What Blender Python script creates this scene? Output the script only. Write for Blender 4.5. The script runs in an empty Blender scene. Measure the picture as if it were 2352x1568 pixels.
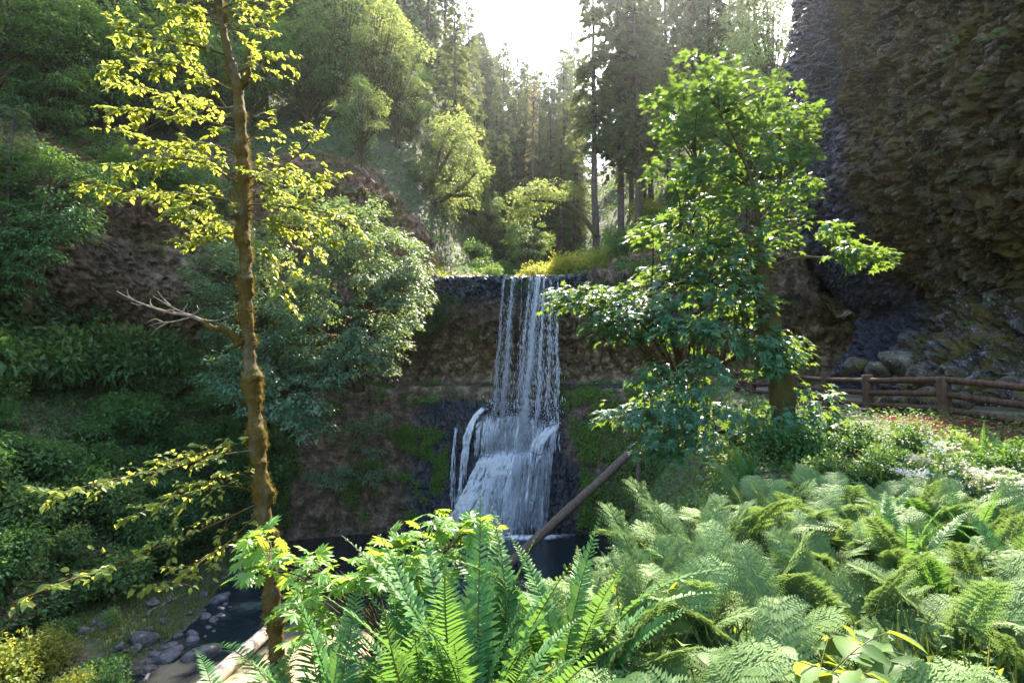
import bpy, math, random
import numpy as np
from mathutils import Vector, Matrix

random.seed(11)
rng = np.random.default_rng(11)
sc = bpy.context.scene
col = sc.collection
R = math.radians

# ---------------------------------------------------------------- camera, sky, sun, exposure
PITCH = R(5.0)
cam_d = bpy.data.cameras.new('camera'); cam_d.lens = 20.0; cam_d.sensor_width = 36.0
cam_d.clip_start = 0.05; cam_d.clip_end = 3000
cam = bpy.data.objects.new('camera', cam_d); col.objects.link(cam)
cam.location = (0, 0, 0); cam.rotation_euler = (R(90) + PITCH, 0, 0)
sc.camera = cam

SUN_AZ, SUN_EL = R(20.0), R(48.0)          # azimuth to the right of the view direction (+Y)
SUN_DIR = Vector((math.sin(SUN_AZ) * math.cos(SUN_EL), math.cos(SUN_AZ) * math.cos(SUN_EL), math.sin(SUN_EL)))
world = bpy.data.worlds.new('World'); sc.world = world; world.use_nodes = True
wn = world.node_tree.nodes; wl = world.node_tree.links
sky = wn.new('ShaderNodeTexSky'); sky.sky_type = 'NISHITA'; sky.sun_disc = False
sky.sun_elevation = SUN_EL; sky.sun_rotation = SUN_AZ
sky.air_density = 1.0; sky.dust_density = 1.5; sky.ozone_density = 1.0
bg = wn['Background']; bg.inputs['Strength'].default_value = 0.15
wl.new(sky.outputs['Color'], bg.inputs['Color'])
sun_d = bpy.data.lights.new('sun', 'SUN'); sun_d.energy = 3.7; sun_d.angle = R(0.55); sun_d.color = (1.0, 0.91, 0.76)
sun = bpy.data.objects.new('sun', sun_d); col.objects.link(sun)
sun.rotation_euler = (-SUN_DIR).to_track_quat('-Z', 'Y').to_euler()
sun.location = (40, 100, 90)
vs = sc.view_settings
vs.view_transform = 'Standard'; vs.look = 'None'; vs.gamma = 1.0; vs.use_curve_mapping = False
vs.exposure = 2.92
sc.render.engine = 'CYCLES'
cy = sc.cycles
cy.use_denoising = True
cy.max_bounces = 7; cy.diffuse_bounces = 3; cy.glossy_bounces = 3; cy.transmission_bounces = 4
cy.transparent_max_bounces = 12; cy.volume_bounces = 1
cy.caustics_reflective = False; cy.caustics_refractive = False
cy.sample_clamp_indirect = 6.0

# ---------------------------------------------------------------- helpers
def ray(px, py):
    """direction (y = 1) through a photo point, in units of a 2352 x 1568 picture"""
    u = (px / 2.296875 - 512) / 568.9; v = (341 - py / 2.296875) / 568.9
    y = math.cos(PITCH) - v * math.sin(PITCH); z = math.sin(PITCH) + v * math.cos(PITCH)
    return np.array([u / y, 1.0, z / y])
def at(px, py, Y): return ray(px, py) * Y
def at_z(px, py, z):
    d = ray(px, py); return d * (z / d[2])
def m_per_px(Y): return Y / 568.9 / 2.296875

def _hash(ix, iy, iz, s):
    h = (ix.astype(np.int64) * 374761393 + iy.astype(np.int64) * 668265263 + iz.astype(np.int64) * 2147483647 + s * 974634551) & 0xFFFFFFFF
    h = ((h ^ (h >> 13)) * 1274126177) & 0xFFFFFFFF
    h = ((h ^ (h >> 16)) * 2246822519) & 0xFFFFFFFF
    return ((h ^ (h >> 15)) & 0xFFFFFF) / float(0xFFFFFF)
def vnoise(p, s=0):
    f = np.floor(p).astype(np.int64); t = p - f; t = t * t * (3 - 2 * t)
    r = 0
    for dx in (0, 1):
        wx = t[..., 0] if dx else 1 - t[..., 0]
        for dy in (0, 1):
            wy = t[..., 1] if dy else 1 - t[..., 1]
            for dz in (0, 1):
                wz = t[..., 2] if dz else 1 - t[..., 2]
                r = r + wx * wy * wz * _hash(f[..., 0] + dx, f[..., 1] + dy, f[..., 2] + dz, s)
    return r * 2 - 1
def fbm(p, octv=4, s=0, gain=0.5):
    r = 0; a = 1.0; n = 0
    for i in range(octv):
        r = r + a * vnoise(p * 2.03 ** i + 17.3 * i, s + i); n += a; a *= gain
    return r / n
def voro(p, s=0):
    """distance to the nearest cell point, gap to the second nearest, random value of the cell"""
    f = np.floor(p).astype(np.int64); sh = p.shape[:-1]
    d1 = np.full(sh, 9.0); d2 = np.full(sh, 9.0); cid = np.zeros(sh)
    for dx in (-1, 0, 1):
        for dy in (-1, 0, 1):
            for dz in (-1, 0, 1):
                c = f + np.array([dx, dy, dz])
                j = np.stack([_hash(c[..., 0], c[..., 1], c[..., 2], s + k) for k in range(3)], -1)
                d = np.linalg.norm(c + j - p, axis=-1)
                near = d < d1
                d2 = np.where(near, d1, np.minimum(d2, d))
                cid = np.where(near, _hash(c[..., 0], c[..., 1], c[..., 2], s + 9), cid)
                d1 = np.where(near, d, d1)
    return d1, d2 - d1, cid
def unit(v): return v / np.maximum(np.linalg.norm(v, axis=-1, keepdims=True), 1e-9)
def smooth(x, a, b):
    t = np.clip((x - a) / (b - a), 0, 1); return t * t * (3 - 2 * t)
def rand_dir(n):
    return unit(rng.normal(size=(n, 3)))

def make_mesh(name, V, F, mats=None, shade=True, tint=None, fmat=None):
    """V (n,3); F a list of integer arrays with 3 or 4 columns"""
    me = bpy.data.meshes.new(name)
    V = np.ascontiguousarray(V, dtype=np.float32)
    F = [np.asarray(f, dtype=np.int32) for f in (F if isinstance(F, list) else [F]) if len(f)]
    loops = np.concatenate([f.ravel() for f in F]); sizes = np.concatenate([np.full(len(f), f.shape[1], np.int32) for f in F])
    starts = np.concatenate([[0], np.cumsum(sizes)[:-1]]).astype(np.int32)
    me.vertices.add(len(V)); me.vertices.foreach_set('co', V.ravel())
    me.loops.add(len(loops)); me.loops.foreach_set('vertex_index', loops)
    me.polygons.add(len(sizes)); me.polygons.foreach_set('loop_start', starts); me.polygons.foreach_set('loop_total', sizes)
    me.polygons.foreach_set('use_smooth', np.full(len(sizes), bool(shade)))
    if fmat is not None: me.polygons.foreach_set('material_index', np.asarray(fmat, np.int32))
    if tint is not None:
        a = me.attributes.new('tint', 'FLOAT', 'POINT'); a.data.foreach_set('value', np.asarray(tint, np.float32))
    for m in (mats if isinstance(mats, (list, tuple)) else [mats]):
        if m: me.materials.append(m)
    me.update(calc_edges=True); me.validate()
    return me
def tag(o, label=None, cat=None, group=None, kind=None):
    if label: o['label'] = label
    if cat: o['category'] = cat
    if group: o['group'] = group
    if kind: o['kind'] = kind
    return o
def link(name, me, parent=None, loc=None, rot=None, scale=None, kind=None):
    o = bpy.data.objects.new(name, me); col.objects.link(o)
    if parent is not None: o.parent = parent
    if loc is not None: o.location = [float(c) for c in loc]
    if rot is not None: o.rotation_euler = [float(c) for c in rot]
    if scale is not None: o.scale = (scale,) * 3 if np.isscalar(scale) else [float(c) for c in scale]
    if kind: o['kind'] = kind
    return o
def thing(name, label, cat, loc=(0, 0, 0), rz=0.0, group=None, scale=None):
    return tag(link(name, None, None, loc, (0, 0, rz), scale), label, cat, group)

def tube(pts, rad, sides=8, cap=True):
    """tapered tube along a polyline -> V, F"""
    pts = np.asarray(pts, float); n = len(pts); rad = np.broadcast_to(np.asarray(rad, float), (n,))
    tan = unit(np.gradient(pts, axis=0))
    ref = np.array([0.31, 0.17, 0.94]) if abs(tan[0, 2]) < 0.8 else np.array([0.93, 0.3, 0.1])
    a = np.linspace(0, 2 * np.pi, sides, endpoint=False)
    V = []; u = unit(np.cross(tan[0], ref)[None])[0]
    for i in range(n):
        u = unit((u - tan[i] * (u @ tan[i]))[None])[0]; w = np.cross(tan[i], u)
        V.append(pts[i] + rad[i] * (np.cos(a)[:, None] * u + np.sin(a)[:, None] * w))
    V = np.concatenate(V)
    i = np.arange(n - 1)[:, None] * sides; j = np.arange(sides)[None]; k = (j + 1) % sides
    F = np.stack([i + j, i + k, i + sides + k, i + sides + j], -1).reshape(-1, 4)
    T = np.zeros((0, 3), int)
    if cap:
        V = np.concatenate([V, pts[:1], pts[-1:]]); c0, c1 = n * sides, n * sides + 1
        j = np.arange(sides); k = (j + 1) % sides
        T = np.concatenate([np.stack([np.full(sides, c0), k, j], -1), np.stack([np.full(sides, c1), (n - 1) * sides + j, (n - 1) * sides + k], -1)])
    return V, [F, T]
class Bag:
    """collects pieces into one mesh"""
    def __init__(s): s.V = []; s.F = {3: [], 4: []}; s.T = []; s.n = 0
    def add(s, V, F, tint=0.5):
        for f in (F if isinstance(F, list) else [F]):
            if len(f): s.F[f.shape[1]].append(np.asarray(f) + s.n)
        s.V.append(V); s.T.append(np.broadcast_to(np.asarray(tint, float), (len(V),))); s.n += len(V)
    def mesh(s, name, mat, shade=True):
        return make_mesh(name, np.concatenate(s.V), [np.concatenate(f) for f in s.F.values() if f], mat, shade, np.concatenate(s.T))
def spline(pts, n):
    """Catmull-Rom through control points (any number of columns)"""
    P = np.asarray(pts, float); P = np.concatenate([[2 * P[0] - P[1]], P, [2 * P[-1] - P[-2]]])
    t = np.linspace(0, len(P) - 3 - 1e-6, n); i = t.astype(int); f = (t - i)[:, None]
    a, b, c, d = P[i], P[i + 1], P[i + 2], P[i + 3]
    return 0.5 * (2 * b + (c - a) * f + (2 * a - 5 * b + 4 * c - d) * f ** 2 + (3 * b - a - 3 * c + d) * f ** 3)

def scatter(tpl, pos, fwd, nrm, size, tint=None, wide=None):
    """copies of a leaf template (x across, y along, z up) -> V, F, tint"""
    TV, TF = tpl; n = len(pos); fwd = unit(fwd); side = unit(np.cross(fwd, nrm)); up = np.cross(side, fwd)
    size = np.broadcast_to(np.asarray(size, float), (n,)); wide = np.ones(n) if wide is None else wide
    L = TV[None] * size[:, None, None]
    V = pos[:, None] + L[..., :1] * wide[:, None, None] * side[:, None] + L[..., 1:2] * fwd[:, None] + L[..., 2:3] * up[:, None]
    F = (TF[None] + (np.arange(n) * len(TV))[:, None, None]).reshape(-1, TF.shape[1])
    if tint is None: tint = rng.random(n)
    return V.reshape(-1, 3), F, np.repeat(tint, len(TV))

# ---------------------------------------------------------------- leaf outlines
def kite(w=0.5, fold=0.1, curl=0.12):
    V = np.array([[0, 0, 0], [w / 2, .42, fold], [0, 1, -curl], [-w / 2, .42, fold], [0, .45, 0]], float)
    return V, np.array([[0, 1, 4], [1, 2, 4], [2, 3, 4], [3, 0, 4]])
KITE = kite()
FLAT = (np.array([[0, 0, 0], [.27, .45, .05], [0, 1, -.08], [-.27, .45, .05]], float), np.array([[0, 1, 2], [0, 2, 3]]))
SLIM = (np.array([[0, 0, 0], [.09, .45, .03], [0, 1, -.06], [-.09, .45, .03]], float), np.array([[0, 1, 2], [0, 2, 3]]))
def oval():
    y = [0, .12, .35, .6, .82, 1.0]; w = [0.0, .17, .29, .27, .14, 0]
    V = [[0, y[0], 0]]; F = []
    for i in range(1, 5):
        z = .05 - .16 * y[i] ** 2
        V += [[-w[i], y[i], z + .07 * w[i] / .3], [0, y[i], z - .02], [w[i], y[i], z + .07 * w[i] / .3]]
    V += [[0, 1.0, -.14]]
    F += [[0, 2, 1], [0, 3, 2]]
    for i in range(3):
        a = 1 + 3 * i
        F += [[a, a + 1, a + 4], [a, a + 4, a + 3], [a + 1, a + 2, a + 5], [a + 1, a + 5, a + 4]]
    F += [[10, 11, 13], [11, 12, 13]]
    return np.array(V, float), np.array(F)
OVAL = oval()
def palm(lobes=7, notch=.55, teeth=False, droop=.16):
    """palmate maple leaf, stalk end at the origin, tip along +y"""
    ang = np.linspace(-125, 125, lobes); tip = 0.62 * (1 - .34 * (np.abs(ang) / 125) ** 1.3) + .0
    out = []
    for i, a in enumerate(ang):
        t = R(a); L = tip[i]
        if teeth:
            out.append((L * .72, t - R(9.5))); out.append((L, t)); out.append((L * .72, t + R(9.5)))
        else: out.append((L, t))
        if i < lobes - 1: out.append((notch * min(tip[i], tip[i + 1]), R((a + ang[i + 1]) / 2)))
    P = [[0, .30, 0.03]] + [[0, .10, .0]]
    for r, t in out:
        x, y = r * math.sin(t), .36 + r * math.cos(t)
        P.append([x, y, -droop * (x * x + (y - .36) ** 2) * 2 + .05 * (abs(math.sin(3.5 * t)))])
    n = len(out)
    F = [[0, 2 + i + 1, 2 + i] for i in range(n - 1)] + [[0, 2, 1], [0, 1, 1 + n]]
    return np.array(P, float), np.array(F)
MAPLE = palm(7, .5, True); MAPLE_S = palm(5, .5); MAPLE_T = palm(9, .56, True, .22)
STAR = palm(3, .45)

# ---------------------------------------------------------------- materials
def nodes(name):
    m = bpy.data.materials.new(name); m.use_nodes = True
    nt = m.node_tree; nt.nodes.clear()
    out = nt.nodes.new('ShaderNodeOutputMaterial')
    def N(t, **kw):
        n = nt.nodes.new('ShaderNode' + t)
        for k, v in kw.items():
            if k in n.inputs: n.inputs[k].default_value = v
            else: setattr(n, k, v)
        return n
    return m, nt, out, N, nt.links.new
def C(r, g, b): return (r, g, b, 1.0)
def leaf_mat(name, a, b, tr, t=0.4, rough=0.5, spec=0.2):
    """leaf: colour varies from a to b by the leaf's tint, tr is the light that comes through"""
    m, nt, out, N, L = nodes(name)
    at_ = N('Attribute', attribute_name='tint'); oi = N('ObjectInfo')
    mx = N('MixRGB'); mx.inputs[1].default_value = C(*a); mx.inputs[2].default_value = C(*b); L(at_.outputs['Fac'], mx.inputs[0])
    hs = N('HueSaturation'); mr = N('MapRange'); mr.inputs[3].default_value = 0.82; mr.inputs[4].default_value = 1.18
    L(oi.outputs['Random'], mr.inputs[0]); L(mr.outputs[0], hs.inputs['Value']); L(mx.outputs[0], hs.inputs['Color'])
    p = N('BsdfPrincipled', Roughness=rough); p.inputs['Specular IOR Level'].default_value = spec
    L(hs.outputs[0], p.inputs['Base Color'])
    tl = N('BsdfTranslucent'); mt = N('MixRGB'); mt.blend_type = 'MULTIPLY'; mt.inputs[0].default_value = 0.55
    mt.inputs[1].default_value = C(*tr); vv = N('MixRGB'); vv.inputs[1].default_value = C(.55, .65, .5); vv.inputs[2].default_value = C(1.2, 1.1, .9)
    L(at_.outputs['Fac'], vv.inputs[0]); L(vv.outputs[0], mt.inputs[2]); L(mt.outputs[0], tl.inputs['Color'])
    ms = N('MixShader', Fac=t); L(p.outputs[0], ms.inputs[1]); L(tl.outputs[0], ms.inputs[2]); L(ms.outputs[0], out.inputs[0])
    return m
def bark_mat(name, a, b, moss=None, moss_amt=0.5, scale=9, bump=0.5):
    m, nt, out, N, L = nodes(name)
    tc = N('TexCoord'); mp = N('Mapping'); mp.inputs['Scale'].default_value = (1, 1, .3); L(tc.outputs['Object'], mp.inputs[0])
    n1 = N('TexNoise', Scale=scale, Detail=6.0, Roughness=.65); L(mp.outputs[0], n1.inputs['Vector'])
    cr = N('ValToRGB'); cr.color_ramp.elements[0].color = C(*a); cr.color_ramp.elements[1].color = C(*b)
    cr.color_ramp.elements[0].position = .35; cr.color_ramp.elements[1].position = .7
    L(n1.outputs['Fac'], cr.inputs[0]); c = cr.outputs[0]
    if moss:
        n2 = N('TexNoise', Scale=scale * .3, Detail=4.0, Roughness=.6); L(tc.outputs['Object'], n2.inputs['Vector'])
        r2 = N('ValToRGB'); r2.color_ramp.elements[0].position = 1 - moss_amt - .12; r2.color_ramp.elements[1].position = 1 - moss_amt + .12
        L(n2.outputs['Fac'], r2.inputs[0])
        n3 = N('TexNoise', Scale=scale * 3, Detail=3.0); L(tc.outputs['Object'], n3.inputs['Vector'])
        mc = N('MixRGB'); mc.inputs[1].default_value = C(*[k * .45 for k in moss]); mc.inputs[2].default_value = C(*[k * 1.5 for k in moss]); L(n3.outputs['Fac'], mc.inputs[0])
        mx = N('MixRGB'); L(r2.outputs[0], mx.inputs[0]); L(c, mx.inputs[1]); L(mc.outputs[0], mx.inputs[2]); c = mx.outputs[0]
    p = N('BsdfPrincipled', Roughness=.85); p.inputs['Specular IOR Level'].default_value = .2
    L(c, p.inputs['Base Color'])
    bp = N('Bump', Strength=bump, Distance=.04); L(n1.outputs['Fac'], bp.inputs['Height']); L(bp.outputs[0], p.inputs['Normal'])
    L(p.outputs[0], out.inputs[0])
    return m
def rock_mat(name, cols, scale=1.0, moss=None, moss_lo=.5, moss_hi=.62, rough=.75, bump=.7, fleck=None, fleck_pos=.66, stretch=(1, 1, 1), spec=.35, tinted=None, strata=None):
    """broken rock: three colours by noise, moss patches, pale flecks; `tinted` = colour mixed in where the mesh attribute tint is high"""
    m, nt, out, N, L = nodes(name)
    tc = N('TexCoord'); mp = N('Mapping'); mp.inputs['Scale'].default_value = stretch; L(tc.outputs['Object'], mp.inputs[0]); vec = mp.outputs[0]
    n1 = N('TexNoise', Scale=.8 * scale, Detail=9.0, Roughness=.68); L(vec, n1.inputs['Vector'])
    cr = N('ValToRGB'); e = cr.color_ramp.elements
    e[0].color = C(*cols[0]); e[0].position = .34; e[1].color = C(*cols[2]); e[1].position = .68
    k = e.new(.5); k.color = C(*cols[1])
    L(n1.outputs['Fac'], cr.inputs[0]); c = cr.outputs[0]
    v = N('TexVoronoi', Scale=3.2 * scale); v.feature = 'F1'; L(vec, v.inputs['Vector'])
    mv = N('MixRGB', Fac=.5); mv.blend_type = 'OVERLAY'; L(c, mv.inputs[1]); hv = N('HueSaturation', Saturation=0.0); L(v.outputs['Color'], hv.inputs['Color']); L(hv.outputs[0], mv.inputs[2]); c = mv.outputs[0]
    n4 = N('TexNoise', Scale=7 * scale, Detail=6.0, Roughness=.7); L(vec, n4.inputs['Vector'])
    if fleck:
        rf = N('ValToRGB'); rf.color_ramp.elements[0].position = fleck_pos - .07; rf.color_ramp.elements[1].position = fleck_pos
        L(n4.outputs['Fac'], rf.inputs[0]); mf = N('MixRGB'); mf.inputs[2].default_value = C(*fleck); L(rf.outputs[0], mf.inputs[0]); L(c, mf.inputs[1]); c = mf.outputs[0]
    if moss:
        n2 = N('TexNoise', Scale=.55 * scale, Detail=8.0, Roughness=.68); L(tc.outputs['Object'], n2.inputs['Vector'])
        rm = N('ValToRGB'); rm.color_ramp.elements[0].position = moss_lo; rm.color_ramp.elements[1].position = moss_hi; L(n2.outputs['Fac'], rm.inputs[0])
        mc = N('MixRGB'); mc.inputs[1].default_value = C(*[q * .5 for q in moss]); mc.inputs[2].default_value = C(*[q * 1.4 for q in moss]); L(n4.outputs['Fac'], mc.inputs[0])
        mm = N('MixRGB'); L(rm.outputs[0], mm.inputs[0]); L(c, mm.inputs[1]); L(mc.outputs[0], mm.inputs[2]); c = mm.outputs[0]
    if strata:
        sx = N('SeparateXYZ'); L(tc.outputs['Object'], sx.inputs[0]); n5 = N('TexNoise', Scale=.35, Detail=4.0); L(tc.outputs['Object'], n5.inputs['Vector'])
        ad = N('Math', operation='MULTIPLY_ADD'); ad.inputs[1].default_value = 3.0; L(n5.outputs['Fac'], ad.inputs[0]); L(sx.outputs['Z'], ad.inputs[2])
        mrz = N('MapRange'); mrz.inputs[1].default_value = -14.5; mrz.inputs[2].default_value = 31.5; L(ad.outputs[0], mrz.inputs[0])
        cz = N('ValToRGB'); ez = cz.color_ramp.elements; ez[0].position = 0; ez[0].color = C(*strata[0][1]); ez[1].position = 1; ez[1].color = C(*strata[-1][1])
        for zz, cc in strata[1:-1]: ee = ez.new((zz + 16) / 46.0); ee.color = C(*cc)
        L(mrz.outputs[0], cz.inputs[0]); mz_ = N('MixRGB', Fac=1.0); mz_.blend_type = 'MULTIPLY'; L(c, mz_.inputs[1]); L(cz.outputs[0], mz_.inputs[2]); c = mz_.outputs[0]
    p = N('BsdfPrincipled', Roughness=rough); p.inputs['Specular IOR Level'].default_value = spec
    if tinted:
        a = N('Attribute', attribute_name='tint'); mt = N('MixRGB'); mt.inputs[2].default_value = C(*tinted[0])
        w1 = N('MixRGB'); w1.blend_type = 'OVERLAY'; w1.inputs[0].default_value = .8; w1.inputs[1].default_value = C(*tinted[0]); hv2 = N('HueSaturation', Saturation=.3); L(n4.outputs['Color'], hv2.inputs['Color']); L(hv2.outputs[0], w1.inputs[2])
        L(w1.outputs[0], mt.inputs[2]); L(a.outputs['Fac'], mt.inputs[0]); L(c, mt.inputs[1]); c = mt.outputs[0]
        rr = N('MapRange'); rr.inputs[3].default_value = rough; rr.inputs[4].default_value = tinted[1]; L(a.outputs['Fac'], rr.inputs[0]); L(rr.outputs[0], p.inputs['Roughness'])
    L(c, p.inputs['Base Color'])
    mh = N('MixRGB', Fac=.5); L(n4.outputs['Fac'], mh.inputs[1]); L(v.outputs['Distance'], mh.inputs[2])
    bp = N('Bump', Strength=bump, Distance=.12 / scale); L(mh.outputs[0], bp.inputs['Height']); L(bp.outputs[0], p.inputs['Normal'])
    L(p.outputs[0], out.inputs[0])
    return m
M = {}
M['bark_conifer'] = bark_mat('bark_conifer', (.035, .026, .02), (.13, .095, .07), (.05, .06, .015), .3, 5)
M['bark_maple'] = bark_mat('bark_maple', (.022, .016, .011), (.085, .06, .04), (.07, .058, .012), .5, 9, 1.0)
M['bark_dogwood'] = bark_mat('bark_dogwood', (.05, .04, .03), (.20, .17, .13), (.075, .050, .009), .64, 9, .9)
M['moss'] = bark_mat('moss', (.04, .028, .005), (.15, .095, .012), None, 0, 24, 1.0)
M['dead_wood'] = bark_mat('dead_wood', (.10, .07, .05), (.32, .24, .18), None, 0, 12, .4)
M['log'] = bark_mat('log', (.06, .042, .03), (.20, .145, .105), None, 0, 8, .5)
M['pale_log'] = bark_mat('pale_log', (.25, .18, .13), (.55, .45, .36), None, 0, 6, .4)
M['fence'] = bark_mat('fence', (.035, .020, .013), (.12, .070, .045), None, 0, 9, .5)
M['fence_top'] = bark_mat('fence_top', (.20, .075, .03), (.38, .15, .07), None, 0, 14, .3)
M['conifer'] = leaf_mat('conifer', (.022, .054, .022), (.065, .11, .045), (.20, .27, .08), .30, .6, .2)
M['conifer_warm'] = leaf_mat('conifer_warm', (.030, .066, .022), (.090, .13, .045), (.28, .33, .10), .34, .6, .2)
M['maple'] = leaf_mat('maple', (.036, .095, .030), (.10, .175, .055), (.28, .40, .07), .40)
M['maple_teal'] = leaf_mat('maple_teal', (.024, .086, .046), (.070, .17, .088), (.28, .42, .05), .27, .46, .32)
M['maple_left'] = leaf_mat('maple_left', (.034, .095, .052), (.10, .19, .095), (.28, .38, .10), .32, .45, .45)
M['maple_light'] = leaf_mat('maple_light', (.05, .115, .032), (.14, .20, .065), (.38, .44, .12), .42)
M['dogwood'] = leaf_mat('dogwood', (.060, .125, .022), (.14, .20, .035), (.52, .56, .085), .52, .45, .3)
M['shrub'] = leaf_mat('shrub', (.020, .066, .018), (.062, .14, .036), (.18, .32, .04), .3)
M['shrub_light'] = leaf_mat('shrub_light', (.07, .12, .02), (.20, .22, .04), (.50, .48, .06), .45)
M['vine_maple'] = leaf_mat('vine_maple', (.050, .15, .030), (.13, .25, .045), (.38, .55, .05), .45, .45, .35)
M['sword'] = leaf_mat('sword', (.026, .095, .026), (.075, .18, .045), (.17, .32, .05), .30, .55, .18)
M['lady'] = leaf_mat('lady', (.062, .130, .038), (.145, .215, .070), (.22, .33, .08), .26, .62, .14)
M['broad'] = leaf_mat('broad', (.040, .095, .030), (.12, .19, .060), (.35, .42, .05), .38, .55, .18)
M['moss_green'] = leaf_mat('moss_green', (.045, .11, .016), (.11, .20, .030), (.22, .34, .04), .25, .7, .15)
M['dry_fern'] = leaf_mat('dry_fern', (.13, .075, .03), (.24, .15, .07), (.25, .15, .06), .25, .7, .15)
M['grass'] = leaf_mat('grass', (.040, .085, .020), (.13, .16, .045), (.30, .36, .06), .35)
M['straw'] = leaf_mat('straw', (.16, .13, .05), (.30, .24, .11), (.35, .28, .10), .3, .6, .2)
M['redleaf'] = leaf_mat('redleaf', (.10, .028, .025), (.24, .075, .06), (.30, .08, .05), .25)
M['cream'] = leaf_mat('cream', (.55, .52, .36), (.75, .73, .60), (.6, .58, .4), .3, .6, .2)
M['rachis'] = leaf_mat('rachis', (.06, .075, .02), (.12, .13, .03), (.2, .2, .05), .15)
# ---------------------------------------------------------------- the gorge: plan of the rock wall
WATER_Z = -14.3
# x, y, top, slope behind, trail z, apron width, foot z
WALL = np.array([
    (-50, -40, 16, .75, 1.0, 20, -12), (-47, -5, 17, .75, 1.0, 18, -12), (-43.5, 25, 18, .8, 1.0, 15, -12.2), (-42, 40, 20, .85, 1.0, 14, -12.6), (-38, 53, 22, .9, 1.0, 12, -13.4),
    (-29, 62, 25, .95, .8, 8, -16.2), (-20, 65.6, 27, .95, .5, 6.5, -16.2), (-13.5, 66.4, 20, .85, .4, 5.4, -16.2), (-9.2, 66.4, 13.3, .62, .3, 5.0, -16.2), (-4, 66.2, 13.0, .30, .3, 5.0, -16.2), (2, 66, 13.0, .20, .3, 5.0, -16.2),
    (7.6, 65.6, 13.1, .28, .3, 5.0, -16.2), (11.5, 64.4, 15, .6, .3, 4.6, -16.2), (17, 61.5, 17, .7, .3, 4.6, -16.2), (23, 56, 19, .75, .3, 4.6, -16.2), (27.5, 49, 22, .8, .3, 4, -16), (27, 44, 26, .9, .3, 3, -12),
    (24, 39, 30, .8, .2, 2, -6), (21.2, 33.5, 33, .7, .1, 1, -3), (19.8, 24, 34, .7, -.2, 1, -2), (20.2, 13, 34, .7, -.6, 1, -2), (22, 0, 33, .7, -1.2, 1, -2.5), (26, -25, 30, .7, -1.5, 1, -3)], float)
seg = np.concatenate([[0], np.cumsum(np.linalg.norm(np.diff(WALL[:, :2], axis=0), axis=1))])
WS = spline(WALL, 700)
wt = np.gradient(WS[:, :2], axis=0); wt = unit(wt)
W_OUT = np.stack([-wt[:, 1], wt[:, 0]], -1)        # outwards, into the rock
def wall_info(x, y):
    """signed distance to the rock wall (positive inside the rock) and the index of the nearest wall point"""
    x = np.asarray(x, float).ravel(); y = np.asarray(y, float).ravel(); sd = np.empty(len(x)); idx = np.empty(len(x), int)
    for a in range(0, len(x), 20000):
        p = np.stack([x[a:a + 20000], y[a:a + 20000]], -1)
        d2 = ((p[:, None] - WS[None, :, :2]) ** 2).sum(-1); k = d2.argmin(1)
        s = np.sign(((p - WS[k, :2]) * W_OUT[k]).sum(-1)); sd[a:a + 20000] = np.sqrt(d2[np.arange(len(p)), k]) * s; idx[a:a + 20000] = k
    return sd, idx
def poly_side(P, x, y):
    """signed distance to an open polyline, positive on its right-hand side"""
    P = spline(P, 120); t = unit(np.gradient(P, axis=0)); n = np.stack([t[:, 1], -t[:, 0]], -1)
    q = np.stack([np.ravel(x), np.ravel(y)], -1); d2 = ((q[:, None] - P[None]) ** 2).sum(-1); k = d2.argmin(1)
    return np.sqrt(d2[np.arange(len(q)), k]) * np.where(((q - P[k]) * n[k]).sum(-1) >= 0, 1, -1)
BENCH = np.array([(-5, -40), (-4, -6), (-2.2, 1.2), (-.4, 3.2), (1.0, 5.0), (1.9, 6.8), (4.8, 11.5), (7.2, 16.5), (9.3, 23), (11.8, 33), (15.5, 42), (22, 52)], float)
STREAM = np.array([at_z(x, y, WATER_Z)[:2] for x, y in ((760, 1205), (640, 1228), (560, 1310), (480, 1400), (400, 1475), (300, 1540), (180, 1640), (60, 1790))] + [(-19, 5), (-18, -40)])
def ground_z(x, y, noise=True):
    x = np.asarray(x, float); y = np.asarray(y, float); sh = x.shape; xf, yf = x.ravel(), y.ravel()
    sd, k = wall_info(xf, yf); w = WS[k]
    o = np.maximum(sd - 4.0, 0)
    out = w[:, 2] + .2 + w[:, 3] * np.minimum(o, 70) ** 1.0 + .18 * np.maximum(o - 70, 0)
    out = out + .42 * np.maximum(yf - 108, 0) * (1 - smooth(yf, 170, 260) * .6)
    e = poly_side(BENCH, xf, yf)
    bench = -1.72 + .95 * smooth(yf, 6, 17) + .9 * smooth(yf, 17, 40) - .25 * smooth(xf, 1, 4) * smooth(yf, 3, 7) * (1 - smooth(yf, 9, 13))
    bank = np.where(e > 0, bench, bench - 1.55 * np.abs(e) - .15 * np.minimum(np.abs(e), 2) ** 2)
    dl = poly_side(STREAM, xf, yf)                   # positive on the left bank (walking toward the camera)
    left = np.where(dl > 0, WATER_Z - .12 + .13 * dl + .35 * smooth(dl, 0, 3), WATER_Z - .12 + .12 * dl)
    inn = np.maximum(np.maximum(bank, left), -16.0)
    q = np.stack([xf, yf, 0 * xf], -1)
    n = fbm(q * .12, 4, 3) * 1.6 * smooth(sd, 3, 14) + fbm(q * .6, 3, 5) * .16 if noise else 0
    z = np.where(sd > 4.0, out, inn) + n
    return z.reshape(sh)
def gz(x, y): return float(ground_z(np.array([x]), np.array([y]))[0])

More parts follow.
